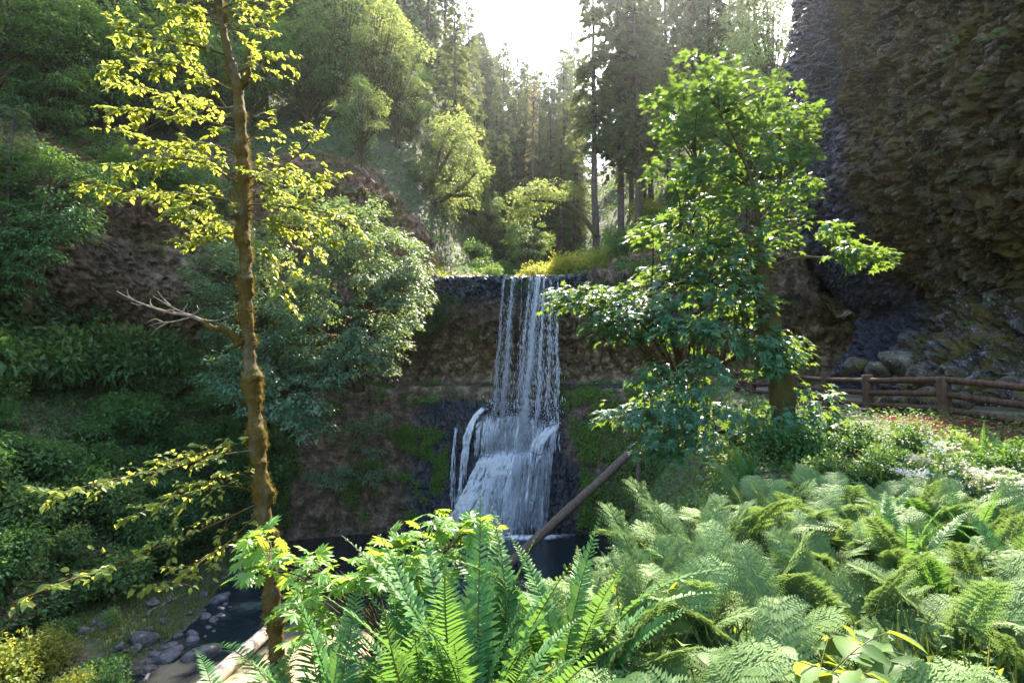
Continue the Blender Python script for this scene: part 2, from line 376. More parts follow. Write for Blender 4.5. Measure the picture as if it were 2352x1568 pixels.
# ---------------------------------------------------------------- ground: one sheet out to the horizon
M['ground'] = rock_mat('ground', ((.018, .022, .008), (.045, .038, .02), (.085, .062, .04)), 2.0, (.035, .055, .012), .44, .56, .9, .6)
NX, NY = 280, 280
u = np.linspace(-1, 1, NX); gx = 34 * u + 266 * np.sign(u) * np.abs(u) ** 4.5 + 1
v = np.linspace(0, 1, NY); gy = -45 + 150 * v + 340 * v ** 5
GX, GY = np.meshgrid(gx, gy)
GZ = ground_z(GX, GY)
i = np.arange(NY - 1)[:, None] * NX; j = np.arange(NX - 1)[None]
GF = np.stack([i + j, i + j + 1, i + NX + j + 1, i + NX + j], -1).reshape(-1, 4)
ground = tag(link('ground', make_mesh('ground', np.stack([GX, GY, GZ], -1).reshape(-1, 3), GF, M['ground'])), kind='structure')

# ---------------------------------------------------------------- rock wall round the plunge pool
def wall_profile(k, right=False):
    x, y, top, g, tr, a, zb = WS[k]; H = tr - zb; lip = tr + 12.7
    if not right:
        up = [(2.9, lip - .35), (2.3, lip - .02), (.6, lip + .1)]
        if top > lip + .6: up += [(-.6, lip + (top - lip) * .45), (-3.0, top), (-8.0, top + g * 4)]
        else: up += [(-.6, lip + .12), (-3.0, max(top, lip) + .2), (-8.0, max(top, lip) + .2 + g * 4)]
        return [(a + 2.2, zb), (a * .93 + 2.2, zb + .14 * H), (a * .68 + 2.2, zb + .42 * H), (a * .36 + 2.2, zb + .74 * H), (2.45, tr - .5), (2.1, tr), (.2, tr + .05),
                (-1.9, tr + .9), (-2.3, tr + 2.8), (-1.2, tr + 4.6), (1.2, tr + 6.0), (2.7, tr + 7.6), (3.0, tr + 10)] + up
    return [(1.6, tr - 1.5), (1.0, tr - .2), (.7, tr + .8), (.1, tr + 2.0), (-.6, tr + 3.6), (-.9, tr + 4.6), (.4, tr + 6.2), (1.7, tr + 8.4), (2.6, tr + 11.5), (3.0, tr + 16), (3.0, tr + 22), (2.2, tr + 28), (.5, top), (-4, top + 2)]
def loft(k0, k1, n, rows, right=False):
    ks = np.linspace(k0, k1, n); prof = []
    for kk in ks:
        k = int(kk); pr = np.array(wall_profile(k, right)); s = spline(pr, rows * 3)
        L = np.concatenate([[0], np.cumsum(np.linalg.norm(np.diff(s, axis=0), axis=1))]); t = np.linspace(0, L[-1], rows)
        prof.append(np.stack([np.interp(t, L, s[:, 0]), np.interp(t, L, s[:, 1])], -1))
    prof = np.array(prof)
    cx = np.stack([np.interp(ks, np.arange(700), WS[:, q]) for q in (0, 1)], -1); no = np.stack([np.interp(ks, np.arange(700), W_OUT[:, q]) for q in (0, 1)], -1)
    V = np.concatenate([cx[:, None] - no[:, None] * prof[..., :1], prof[..., 1:]], -1)      # (n, rows, 3)
    return V
def grid_normals(V):
    return unit(np.cross(np.gradient(V, axis=0), np.gradient(V, axis=1)))
def grid_faces(n, m, flip=False):
    i = np.arange(n - 1)[:, None] * m; j = np.arange(m - 1)[None]
    f = np.stack([i + j, i + m + j, i + m + j + 1, i + j + 1], -1).reshape(-1, 4)
    return f[:, ::-1] if flip else f
K0, K1 = 60, 540                                   # along the wall, left of the falls .. right of the falls
GW = loft(K0, K1, 620, 230)
Nw = grid_normals(GW)
inward = np.stack([0 * GW[..., 0], 30 - GW[..., 1], 20 + 0 * GW[..., 2]], -1)
if (Nw * inward).sum() < 0: Nw = -Nw
trail_z = .6
zrel = GW[..., 2]
big = fbm(GW * np.array([.16, .16, .13]), 4, 21)
d1, gap, cid = voro(GW * np.array([.85, .85, .62]) + .35 * fbm(GW * .8, 3, 4)[..., None], 40)
d1b, gapb, cidb = voro(GW * 2.1, 50)
rocky = smooth(zrel, .9, 2.0)
flat = smooth(np.abs(zrel - .35), .1, .9)
fluted = fbm(GW * np.array([1.1, 1.1, .12]), 4, 27)
lowface = 1 - smooth(zrel, -.5, .5)
band = smooth(zrel, 5.5, 8) * (1 - smooth(zrel, 13.4, 14.5))
disp = big * (.9 * rocky * (1 - .6 * band) + .9 * lowface * smooth(zrel, -16, -12)) + rocky * (1 - .5 * band) * ((cid - .5) * .9 + np.minimum(gap, .3) * 1.1) + ((cidb - .5) * .34 + np.minimum(gapb, .3) * .45) * flat * (rocky + .5 * lowface) + fluted * .45 * band + fbm(GW * 3, 3, 8) * .16 * flat
kcol = np.linspace(K0, K1, 620); FX = np.interp(kcol, np.arange(700), WS[:, 0])
XN = GW[..., 0] + 1.6 * fbm(GW * np.array([.5, .5, .22]), 3, 62)
falls_zone = smooth(FX, -9, -7) * (1 - smooth(FX, 6.5, 9)) * (smooth(kcol, 200, 260))
calm = 1 - .75 * falls_zone[:, None] * smooth(zrel, 12.2, 13)
step = 1 - smooth(zrel, -6.9, -6.1)
disp = disp + .8 * step * smooth(XN, -5.5, -2.5) * (1 - smooth(XN, 3.0, 6)) * smooth(kcol, 200, 260)[:, None]
GWD = GW + Nw * (disp * calm)[..., None]
GWD[..., 2] += .7 * fbm(GW * np.array([.22, .22, .05]), 3, 66) * (1 - smooth(np.abs(zrel - .2), .6, 2.6))
wet = (smooth(XN, -9.4, -6.8) * (1 - smooth(XN, 7.5, 10.5)) * smooth(kcol, 200, 260)[:, None]) * np.clip(smooth(zrel, -.6, -1.6) + smooth(zrel, 8.6, 11.0), 0, 1)
zone2 = smooth(XN, -13.5, -8.5) * (1 - smooth(XN, 5.0, 8)) * smooth(kcol, 200, 260)[:, None]
wet = np.where(zrel < 0, zone2 * (1 - smooth(zrel, -1.6, -.8)), wet * (1 - smooth(zrel, 12.9, 13.3)))
wet = np.clip(wet + .5 * fbm(GW * .5, 3, 61) * (wet > .02), 0, 1)
M['gorge_rock'] = rock_mat('gorge_rock', ((.022, .015, .010), (.080, .056, .037), (.22, .175, .13)), 1.3, (.036, .048, .008), .52, .62, .8, 1.0, (.22, .20, .165), .64, (1, 1, 1), .3, ((.005, .008, .012), .28), ((-16, (.6, .56, .48)), (-1.5, (.75, .68, .58)), (.5, (1.2, 1.1, 1.0)), (2.0, (1.5, 1.42, 1.25)), (5.2, (1.4, 1.3, 1.1)), (7.2, (.6, .53, .43)), (12.6, (.8, .72, .6)), (15, (1.0, .74, .54)), (30, (1.1, .82, .6))))
wall_o = tag(link('cliff', make_mesh('cliff', GWD.reshape(-1, 3), grid_faces(620, 230, True), M['gorge_rock'], False, wet.ravel())), 'dark brown basalt amphitheatre wall curving behind the waterfall and pool', 'cliff', None, 'structure')

# right-hand overhanging cliff beside the trail
CK0, CK1 = 505, 682
CW = loft(CK0, CK1, 540, 330, True)
Nc = grid_normals(CW)
if (Nc * np.stack([-np.ones_like(CW[..., 0]), 0 * CW[..., 0], 0 * CW[..., 0]], -1)).sum() < 0: Nc = -Nc
bigc = fbm(CW * .28, 4, 71)
dv, gv, iv = voro(CW * np.array([1.15, 1.15, 1.3]) + .3 * fbm(CW * 1.3, 2, 72)[..., None], 73)
dw, gw_, iw = voro(CW * np.array([3.0, 3.0, 3.4]) + .2 * fbm(CW * 3, 2, 74)[..., None], 75)
low = 1 - smooth(CW[..., 2], 3.2, 4.8)
edge = (1 - smooth(CW[..., 1], 34, 36.5)) 
dc = bigc * .95 + ((iv - .5) * .45 + np.minimum(gv, .35) * .6) * (.75 + .6 * low) + ((iw - .5) * .36 + np.minimum(gw_, .35) * .62) + fbm(CW * 5, 3, 76) * .09
CWD = CW + Nc * dc[..., None]
wetc = smooth(CW[..., 1] + 1.6 * fbm(CW * np.array([.5, .5, .12]), 3, 77), 28.0, 30.0) * (1 - smooth(CW[..., 2], 28, 31))
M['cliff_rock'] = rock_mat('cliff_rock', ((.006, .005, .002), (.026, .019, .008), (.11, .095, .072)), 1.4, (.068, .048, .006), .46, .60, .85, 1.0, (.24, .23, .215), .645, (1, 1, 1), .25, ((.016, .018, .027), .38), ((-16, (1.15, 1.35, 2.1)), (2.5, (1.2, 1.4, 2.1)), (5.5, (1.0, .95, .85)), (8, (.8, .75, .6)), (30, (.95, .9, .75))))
cliff_o = tag(link('cliff_overhang', make_mesh('cliff_overhang', CWD.reshape(-1, 3), grid_faces(540, 330, True), M['cliff_rock'], False, wetc.ravel())), 'tall overhanging cliff of knobbly mossy basalt behind the wooden fence', 'cliff', None, 'structure')

# ---------------------------------------------------------------- pool and stream water
m, nt, out, N, L = nodes('water'); M['water'] = m
tc = N('TexCoord'); n1 = N('TexNoise', Scale=1.5, Detail=4.0, Roughness=.6); L(tc.outputs['Object'], n1.inputs['Vector'])
n2 = N('TexNoise', Scale=9.0, Detail=3.0); L(tc.outputs['Object'], n2.inputs['Vector'])
mh = N('MixRGB', Fac=.35); L(n1.outputs['Fac'], mh.inputs[1]); L(n2.outputs['Fac'], mh.inputs[2])
bp = N('Bump', Strength=.7, Distance=.10); L(mh.outputs[0], bp.inputs['Height'])
a = N('Attribute', attribute_name='tint')
mx = N('MixRGB'); mx.inputs[1].default_value = C(.006, .012, .015); mx.inputs[2].default_value = C(.30, .24, .14); L(a.outputs['Fac'], mx.inputs[0])
p = N('BsdfPrincipled', Roughness=.07); p.inputs['IOR'].default_value = 1.33; L(mx.outputs[0], p.inputs['Base Color']); L(bp.outputs[0], p.inputs['Normal']); L(p.outputs[0], out.inputs[0])
wx = np.linspace(-34, 34, 160); wy = np.linspace(-30, 66, 220); WX, WY = np.meshgrid(wx, wy)
s0 = at_z(700, 1470, WATER_Z); s1 = at_z(480, 1565, WATER_Z)
# a sand bar shows through the shallow water below the fallen log
axis = s1[:2] - s0[:2]; axl = np.linalg.norm(axis); axis /= axl; rel = np.stack([WX - s0[0], WY - s0[1]], -1)
la = (rel @ axis); lc = rel @ np.array([-axis[1], axis[0]])
q = np.stack([WX, WY, 0 * WX], -1)
sand = smooth(lc + .7 * fbm(q * .5, 3, 90), -1.2, .4) * (1 - smooth(lc, 4, 7)) * smooth(la, -3.5, -2.2)
sand = np.maximum(sand, .55 * smooth(la, 2.5, 6) * (1 - smooth(np.abs(lc), 3, 8)) * smooth(fbm(q * .8, 3, 91), -.3, .4))
water = tag(link('water', make_mesh('water', np.stack([WX, WY, 0 * WX + WATER_Z], -1).reshape(-1, 3), grid_faces(220, 160), M['water'], True, sand.ravel())), kind='structure')
if water.data.polygons[0].normal.z < 0: water.data.flip_normals()

# ---------------------------------------------------------------- trail along the fence and behind the falls
M['path'] = rock_mat('path', ((.035, .027, .021), (.07, .054, .043), (.12, .095, .078)), 3.0, None, rough=.9, bump=.3)
pp = spline([(17.5, -6), (15.6, 6), (14.4, 13), (14.0, 20), (14.6, 28), (15.8, 35), (18.5, 41)], 120); pt = unit(np.gradient(pp, axis=0)); pn = np.stack([pt[:, 1], -pt[:, 0]], -1)
off = np.linspace(-1.5, 1.7, 9); PX = pp[:, None, 0] + off * pn[:, None, 0]; PY = pp[:, None, 1] + off * pn[:, None, 1]
PZ = ground_z(PX, PY, False) + .14 - .1 * (np.abs(off)[None] > 1.4)
path = tag(link('path', make_mesh('path', np.stack([PX, PY, PZ], -1).reshape(-1, 3), grid_faces(120, 9), M['path'])), kind='structure')
# ---------------------------------------------------------------- the waterfall
m, nt, out, N, L = nodes('white_water'); M['white_water'] = m
p = N('BsdfPrincipled', Roughness=.35); p.inputs['Base Color'].default_value = C(.93, .96, .98)
tl = N('BsdfTranslucent'); tl.inputs['Color'].default_value = C(.75, .85, .92)
ms = N('MixShader', Fac=.12); L(p.outputs[0], ms.inputs[1]); L(tl.outputs[0], ms.inputs[2]); L(ms.outputs[0], out.inputs[0])
def veil_mat(name, sx, sz, lo, hi, most, along=False):
    """a sheet of falling spray: white streaks with clear gaps between them"""
    m, nt, out, N, L = nodes(name)
    tc = N('TexCoord'); mp = N('Mapping'); mp.inputs['Scale'].default_value = (sx, .4, sz)
    src = tc.outputs['Object']
    if along:                                          # streaks follow the flow: x = place across the sheet
        ac = N('Attribute', attribute_name='across'); sxyz = N('SeparateXYZ'); L(src, sxyz.inputs[0]); cb_ = N('CombineXYZ'); L(ac.outputs['Fac'], cb_.inputs[0]); L(sxyz.outputs['Z'], cb_.inputs[2]); src = cb_.outputs[0]
    L(src, mp.inputs[0])
    n1 = N('TexNoise', Scale=1.0, Detail=6.0, Roughness=.7, Distortion=.6); L(mp.outputs[0], n1.inputs['Vector'])
    r0 = N('MapRange'); r0.inputs[1].default_value = lo; r0.inputs[2].default_value = hi; r0.inputs[4].default_value = most; L(n1.outputs['Fac'], r0.inputs[0])
    mp2 = N('Mapping'); mp2.inputs['Scale'].default_value = (sx * .22, .2, sz * .9); L(src, mp2.inputs[0]); nb = N('TexNoise', Scale=1.0, Detail=4.0, Roughness=.6); L(mp2.outputs[0], nb.inputs['Vector'])
    rb_ = N('MapRange'); rb_.inputs[1].default_value = .36; rb_.inputs[2].default_value = .62; rb_.inputs[3].default_value = .12; L(nb.outputs['Fac'], rb_.inputs[0])
    r1 = N('Math', operation='MULTIPLY'); L(r0.outputs[0], r1.inputs[0]); L(rb_.outputs[0], r1.inputs[1])
    a = N('Attribute', attribute_name='tint'); mu = N('Math', operation='MULTIPLY'); L(r1.outputs[0], mu.inputs[0]); L(a.outputs['Fac'], mu.inputs[1])
    p = N('BsdfPrincipled', Roughness=.4); p.inputs['Base Color'].default_value = C(.93, .96, .98)
    tl = N('BsdfTranslucent'); tl.inputs['Color'].default_value = C(.75, .85, .92)
    m1 = N('MixShader', Fac=.12); L(p.outputs[0], m1.inputs[1]); L(tl.outputs[0], m1.inputs[2])
    tr = N('BsdfTransparent'); m2 = N('MixShader'); L(mu.outputs[0], m2.inputs[0]); L(tr.outputs[0], m2.inputs[1]); L(m1.outputs[0], m2.inputs[2]); L(m2.outputs[0], out.inputs[0])
    return m
M['veil'] = veil_mat('veil', 6.5, .8, .44, .74, .75)
M['cascade_veil'] = veil_mat('cascade_veil', 7.0, .6, .42, .70, 1.0)
DROP = (np.array([[0, 0, 0], [.5, .5, 0], [-.25, .5, .43], [-.25, .5, -.43], [0, 1, 0]], float), np.array([[0, 1, 2], [0, 2, 3], [0, 3, 1], [4, 2, 1], [4, 3, 2], [4, 1, 3]]))
waterfall = thing('waterfall', 'white waterfall dropping from the rock lip and fanning over the lower ledges', 'waterfall', (0, 60, WATER_Z))
W0 = np.array([0, 60, WATER_Z])
FY0 = 62.75; LIP = at(1220, 634, FY0)[2]
_yy = math.cos(PITCH) - (341 - 760 / 2.296875) / 568.9 * math.sin(PITCH)
def fall_x(px, Y=FY0): return (px / 2.296875 - 512) / 568.9 / _yy * Y
def strand(xt, xb, wt_, wb, n, ztop=LIP, zbot=-4.6, size=1.0):
    n = int(n * .62); f = rng.random(n) ** .8 * (.70 + .30 * rng.random(n)); z = ztop + .1 - f * (ztop - zbot)
    ft = np.clip((ztop - z) / (ztop + 1.2), 0, 1.1)
    cx = fall_x(xt) + (fall_x(xb) - fall_x(xt)) * ft ** .9
    w = (wt_ + (wb - wt_) * ft) * m_per_px(FY0)
    # threads inside the strand
    th = (rng.random(6) - .5) * 1.1; x = cx + (rng.normal(size=n) * (.12 + .3 * ft) + th[np.minimum(5, (rng.random(n) ** 1.6 * 6).astype(int))]) * w + .10 * np.sin(z * .9 + xt) * ft
    y = FY0 - .1 - .75 * np.sqrt(ft) + rng.normal(size=n) * (.05 + .16 * ft)
    ln = (.30 + .80 * rng.random(n)) * size * (.6 + .6 * ft); wd = (.012 + .022 * rng.random(n)) * (1 + .6 * ft)
    pos = np.stack([x, y, z], -1)
    fw = np.tile([0, 0, -1.0], (n, 1)) + rng.normal(size=(n, 3)) * .05
    V, F, T = scatter(DROP, pos, fw, np.tile([0, -1.0, 0], (n, 1)), ln, None, wd / ln)
    # depth of each drop as its width
    return V - W0, F, T
for xt, xb, a_, b_, n in ((1158, 1137, 4, 6, 620), (1180, 1160, 7, 8, 1700), (1198, 1192, 2, 3, 90), (1218, 1192, 5, 8, 650), (1236, 1206, 8, 7, 3400), (1251, 1235, 4, 6, 850), (1266, 1256, 5, 8, 360), (1281, 1274, 4, 8, 380)):
    V, F, T = strand(xt, xb, a_, b_, n)
    link('water_strand', make_mesh('water_strand', V, F, M['white_water'], True, T), waterfall, kind='stuff')
b = Bag()
for xt, xb, a_, b_, n in ((1230, 1206, 22, 46, 1500), (1175, 1152, 14, 30, 600), (1265, 1256, 16, 34, 420)):
    V, F, T = strand(xt, xb, a_, b_, n, LIP - 2, -2.3, .7); b.add(V, F, T)
n = 2600; ps = np.stack([fall_x(1120 + 165 * rng.random(n)) + .3 * rng.normal(size=n), FY0 - 1.0 - 1.2 * rng.random(n), -.8 - 6.0 * rng.random(n) ** 1.2], -1)
b.add(*(lambda a: (a[0] - W0, a[1], a[2]))(scatter(DROP, ps, np.tile([0, -.2, -1.0], (n, 1)) + rng.normal(size=(n, 3)) * .35, rand_dir(n), .04 + .08 * rng.random(n), None, np.full(n, .22))))
link('spray', b.mesh('spray', M['white_water']), waterfall, kind='stuff')
# veils of fine spray behind the strands
def veil(name, xt0, xt1, xb0, xb1, dy, a0, a1):
    ncol, nrow = 14, 40; f = np.linspace(0, 1, nrow)[None]; s = np.linspace(0, 1, ncol)[:, None]
    z = LIP + .08 - f * (LIP + 4.2) + 0 * s
    x = (fall_x(xt0) + (fall_x(xt1) - fall_x(xt0)) * s) * (1 - f) + (fall_x(xb0) + (fall_x(xb1) - fall_x(xb0)) * s) * f
    y = FY0 - .05 + dy - .75 * np.sqrt(f) + .12 * np.sin(s * 9)
    al = (np.sin(np.pi * np.clip(s, .02, .98)) ** .6) * (a0 + (a1 - a0) * f) * (1 - smooth(f, .82, 1))
    link(name, make_mesh(name, np.stack([x, y, z], -1).reshape(-1, 3) - W0, grid_faces(ncol, nrow), M['veil'], True, al.ravel()), waterfall)
veil('water_veil', 1172, 1190, 1150, 1170, .12, 1.1, .9)
veil('water_veil', 1208, 1258, 1186, 1220, .1, .8, .6)
veil('water_veil', 1222, 1256, 1198, 1218, -.15, 1.2, 1.1)
veil('water_veil', 1250, 1288, 1228, 1284, .14, .6, .35)
veil('water_veil', 1153, 1164, 1131, 1144, .1, 1.0, .8)
veil('water_veil', 1246, 1256, 1228, 1242, -.1, 1.0, .8)
# lower cascade follows the rock surface
rows_low = np.arange(230)[GW[300, :, 2] < .2]
cols_f = np.arange(620)[(FX > -12) & (FX < 12) & (kcol > 220)]
cx_sorted = GWD[cols_f][:, 20, 0]
def rock_y(x, z):
    ci = cols_f[np.clip(np.searchsorted(cx_sorted, x), 0, len(cols_f) - 1)]
    r = np.empty(len(x))
    for c in np.unique(ci):
        k = ci == c; zz = GWD[c, :, 2]; mlow = np.arange(230) < np.argmax(GW[c, :, 2] > -.1)
        zs = np.maximum.accumulate(zz[mlow]); r[k] = np.interp(z[k], zs, GWD[c, mlow, 1])
    return r
def on_rock(px, py):
    """points of the picture laid on the wet rock of the apron"""
    r_ = np.array([ray(a, b_) for a, b_ in zip(px, py)]); Y = np.full(len(r_), 61.0)
    for _ in range(5): Y = .5 * Y + .5 * (rock_y(r_[:, 0] * Y, np.maximum(r_[:, 2] * Y, WATER_Z)))
    return r_ * Y[:, None]
FLOWS = (('trickle', ((1050, 974), (1045, 1020), (1040, 1100), (1039, 1142)), 2, 4, 170), ('trickle', ((1114, 933), (1100, 950), (1087, 965), (1077, 996), (1070, 1040), (1064, 1074)), 2.5, 4, 620), ('trickle', ((1066, 1070), (1058, 1120), (1054, 1165)), 4, 6, 150), ('trickle', ((1106, 965), (1100, 990), (1096, 1028)), 3, 3, 170),
    ('upper_flow', ((1128, 950), (1120, 985), (1115, 1035)), 4, 7, 700), ('upper_flow', ((1140, 965), (1134, 985), (1133, 1035)), 7, 9, 1500), ('upper_flow', ((1158, 950), (1155, 990), (1156, 1032)), 6, 9, 1000), ('upper_flow', ((1175, 945), (1172, 990), (1172, 1032)), 6, 8, 600), ('upper_flow', ((1202, 935), (1198, 990), (1194, 1035)), 4, 5, 1500), ('upper_flow', ((1278, 972), (1255, 1000), (1225, 1030)), 7, 9, 520), ('upper_flow', ((1274, 985), (1270, 1000), (1267, 1018)), 5, 6, 420), ('upper_flow', ((1242, 980), (1238, 1005), (1235, 1028)), 9, 11, 650), ('upper_flow', ((1215, 965), (1213, 1000), (1212, 1030)), 7, 8, 450),
    ('lower_flow', ((1120, 1046), (1108, 1080), (1095, 1125), (1068, 1182)), 6, 14, 2100), ('lower_flow', ((1142, 1040), (1122, 1085), (1110, 1130), (1095, 1190), (1090, 1216)), 8, 17, 2900), ('lower_flow', ((1160, 1037), (1140, 1085), (1130, 1140), (1124, 1216)), 8, 13, 1500), ('lower_flow', ((1180, 1036), (1160, 1085), (1150, 1140), (1146, 1218)), 6, 10, 1200), ('lower_flow', ((1197, 1034), (1190, 1090), (1186, 1140), (1176, 1200), (1171, 1220)), 6, 9, 4200), ('lower_flow', ((1215, 1034), (1210, 1090), (1203, 1150), (1196, 1220)), 7, 9, 1000), ('lower_flow', ((1235, 1030), (1228, 1090), (1222, 1150), (1216, 1216)), 8, 10, 1100), ('lower_flow', ((1255, 1025), (1248, 1090), (1242, 1150), (1236, 1212)), 5, 7, 800), ('lower_flow', ((1268, 1020), (1262, 1080), (1254, 1150), (1248, 1206)), 3, 4, 420), ('lower_flow', ((1102, 1118), (1075, 1148), (1052, 1168)), 3, 5, 260))
for nm, pts, w0, w1, n in FLOWS:
    cl = spline(np.array(pts, float), 40); W3 = on_rock(cl[:, 0], cl[:, 1]); n = int(n * {'trickle': .5, 'upper_flow': .32, 'lower_flow': .34 if w1 != 9 else .6}[nm])
    for _ in range(4): W3[1:-1] = (W3[:-2] + 2 * W3[1:-1] + W3[2:]) / 4
    f = rng.random(n); th = rng.normal(size=12) * 1.0; lat = th[(rng.random(n) ** 1.7 * 12).astype(int)] + rng.normal(size=n) * .07 + .2 * np.sin(f * 5 + n)
    w = (w0 + (w1 - w0) * f) * m_per_px(61)
    def pos_at(f_): return np.stack([np.interp(f_, np.linspace(0, 1, 40), W3[:, q]) for q in range(3)], -1)
    L_ = .5 + 1.3 * rng.random(n); tot = np.linalg.norm(W3[-1] - W3[0]); f2 = f + L_ / tot
    off = np.stack([lat * w, -.12 - .28 * rng.random(n), .05 * rng.normal(size=n)], -1)
    p0 = pos_at(f) + off; p1 = pos_at(np.minimum(f2, 1.0)) + off + np.where(f2 > 1, (f2 - 1), 0)[:, None] * tot * np.array([0, -.1, -1.0]) + rng.normal(size=(n, 3)) * .05
    p0[:, 2] = np.maximum(p0[:, 2], WATER_Z + .05); p1[:, 2] = np.maximum(p1[:, 2], WATER_Z - .1)
    d = p1 - p0; ll = np.maximum(np.linalg.norm(d, axis=1), .06); wd = .010 + .024 * rng.random(n) ** 2
    V, F, T = scatter(DROP, p0, d, np.tile([0, -.8, .8], (n, 1)), ll, None, wd / ll)
    fl_ = link(nm, make_mesh(nm, V - W0, F, M['white_water'], True, T), waterfall, kind='stuff')
    s_ = np.linspace(-1, 1, 9)[:, None, None]; ff = np.linspace(0, 1, 40)[None, :, None]; wr = (w0 + (w1 - w0) * ff) * m_per_px(61) * 2.1
    sheet = W3[None] + s_ * wr * np.array([1.0, 0, 0]) + np.array([0, -.1, 0]) - np.array([0, .18, 0]) * (1 - s_ ** 2)
    al = ((1 - s_[..., 0] ** 2) * np.sin(np.pi * np.clip(.08 + .92 * ff[..., 0], 0, .93)) ** .5) * min(.7, .3 + n / tot / (w0 + w1) / 5.0)
    link('water_veil', make_mesh('water_veil', sheet.reshape(-1, 3) - W0, grid_faces(9, 40), M['cascade_veil'], True, al.ravel()), fl_)
M['fan_veil'] = veil_mat('fan_veil', 5.2, .30, .40, .60, 1.0, True)
def fan(top, bot, lift, al, nc=60, nr=50):
    (x0, y0, x1, y1), (a0, b0, a1, b1) = top, bot; s_ = np.linspace(0, 1, nc)[:, None]; f = np.linspace(0, 1, nr)[None]; fe = f ** 1.1
    px = (x0 + (x1 - x0) * s_) * (1 - fe) + (a0 + (a1 - a0) * s_) * fe; py = (y0 + (y1 - y0) * s_) * (1 - f) + (b0 + (b1 - b0) * s_) * f
    P3 = on_rock(px.ravel(), py.ravel()).reshape(nc, nr, 3)
    for _ in range(6): P3[:, 1:-1] = (P3[:, :-2] + 2 * P3[:, 1:-1] + P3[:, 2:]) / 4; P3[1:-1] = (P3[:-2] + 2 * P3[1:-1] + P3[2:]) / 4
    P3[..., 1] -= lift; a_ = np.sin(np.pi * np.clip(s_, .0, 1)) ** .45 * al * smooth(f, 0, .10) + 0 * f
    me = make_mesh('water_veil', P3.reshape(-1, 3) - W0, grid_faces(nc, nr), M['fan_veil'], True, a_.ravel()); q = me.attributes.new('across', 'FLOAT', 'POINT'); q.data.foreach_set('value', ((s_ + 0 * f) * (x1 - x0) * .045).astype(np.float32).ravel())
    link('water_veil', me, waterfall)
fan((1104, 1044, 1272, 1016), (1046, 1190, 1252, 1212), .22, .95); fan((1112, 1042, 1225, 1028), (1070, 1205, 1200, 1222), .34, .9); fan((1094, 948, 1282, 962), (1104, 1048, 1272, 1020), .2, .75); fan((1120, 955, 1215, 945), (1112, 1046, 1212, 1034), .3, .8)
# foam where it meets the pool
nr, na = 12, 60; fr = np.linspace(0, 1, nr)[None]; fa = np.linspace(0, 2 * np.pi, na)[:, None]
c = at_z(1165, 1222, WATER_Z)
x = c[0] + np.cos(fa) * fr * 7.2; y = c[1] - .5 + np.sin(fa) * fr * 3.0; zf = WATER_Z + .012 + 0 * x + .10 * (1 - fr) * (1 + vnoise(np.stack([x * 2, y * 2, 0 * x], -1), 3))
link('foam', make_mesh('foam', np.stack([x, y, zf], -1).reshape(-1, 3) - W0, grid_faces(na, nr), veil_mat('foam', 1.6, 1, .32, .62, 1.0), True, ((1 - fr ** 2) * 1.6 + 0 * x).ravel()), waterfall)
b = Bag(); n = 1500
th = rng.random(n) * 6.283; rr = np.sqrt(rng.random(n)); ps = np.stack([c[0] + np.cos(th) * rr * 4.8, c[1] + .6 + np.sin(th) * rr * 1.3, WATER_Z + rng.random(n) ** 2 * .7], -1)
b.add(*(lambda a: (a[0] - W0, a[1], a[2]))(scatter(DROP, ps, np.tile([0, 0, 1.0], (n, 1)) + rng.normal(size=(n, 3)) * .6, rand_dir(n), .08 + .12 * rng.random(n))))
# drifting mist round the foot of the falls
th = np.linspace(.001, math.pi - .001, 14)[:, None]; ph = np.linspace(0, 2 * np.pi, 24, endpoint=False)[None]
mv = np.stack([np.sin(th) * np.cos(ph) * 7.0 + c[0], np.sin(th) * np.sin(ph) * 3.2 + c[1] + .4, np.cos(th) * 5.0 + WATER_Z + 3.6 + 0 * ph], -1).reshape(-1, 3) - W0
ii = np.arange(13)[:, None] * 24; jj = np.arange(24)[None]; mf_ = np.stack([ii + jj, ii + 24 + jj, ii + 24 + (jj + 1) % 24, ii + (jj + 1) % 24], -1).reshape(-1, 4)
mm_, nt, out, N, L = nodes('mist'); pv = N('VolumePrincipled'); pv.inputs['Color'].default_value = C(.97, .98, 1.0); pv.inputs['Density'].default_value = .008; pv.inputs['Anisotropy'].default_value = .2; L(pv.outputs[0], out.inputs['Volume'])
link('mist', make_mesh('mist', mv, mf_, mm_), waterfall, kind='stuff')
link('splash', b.mesh('splash', M['white_water']), waterfall, kind='stuff')
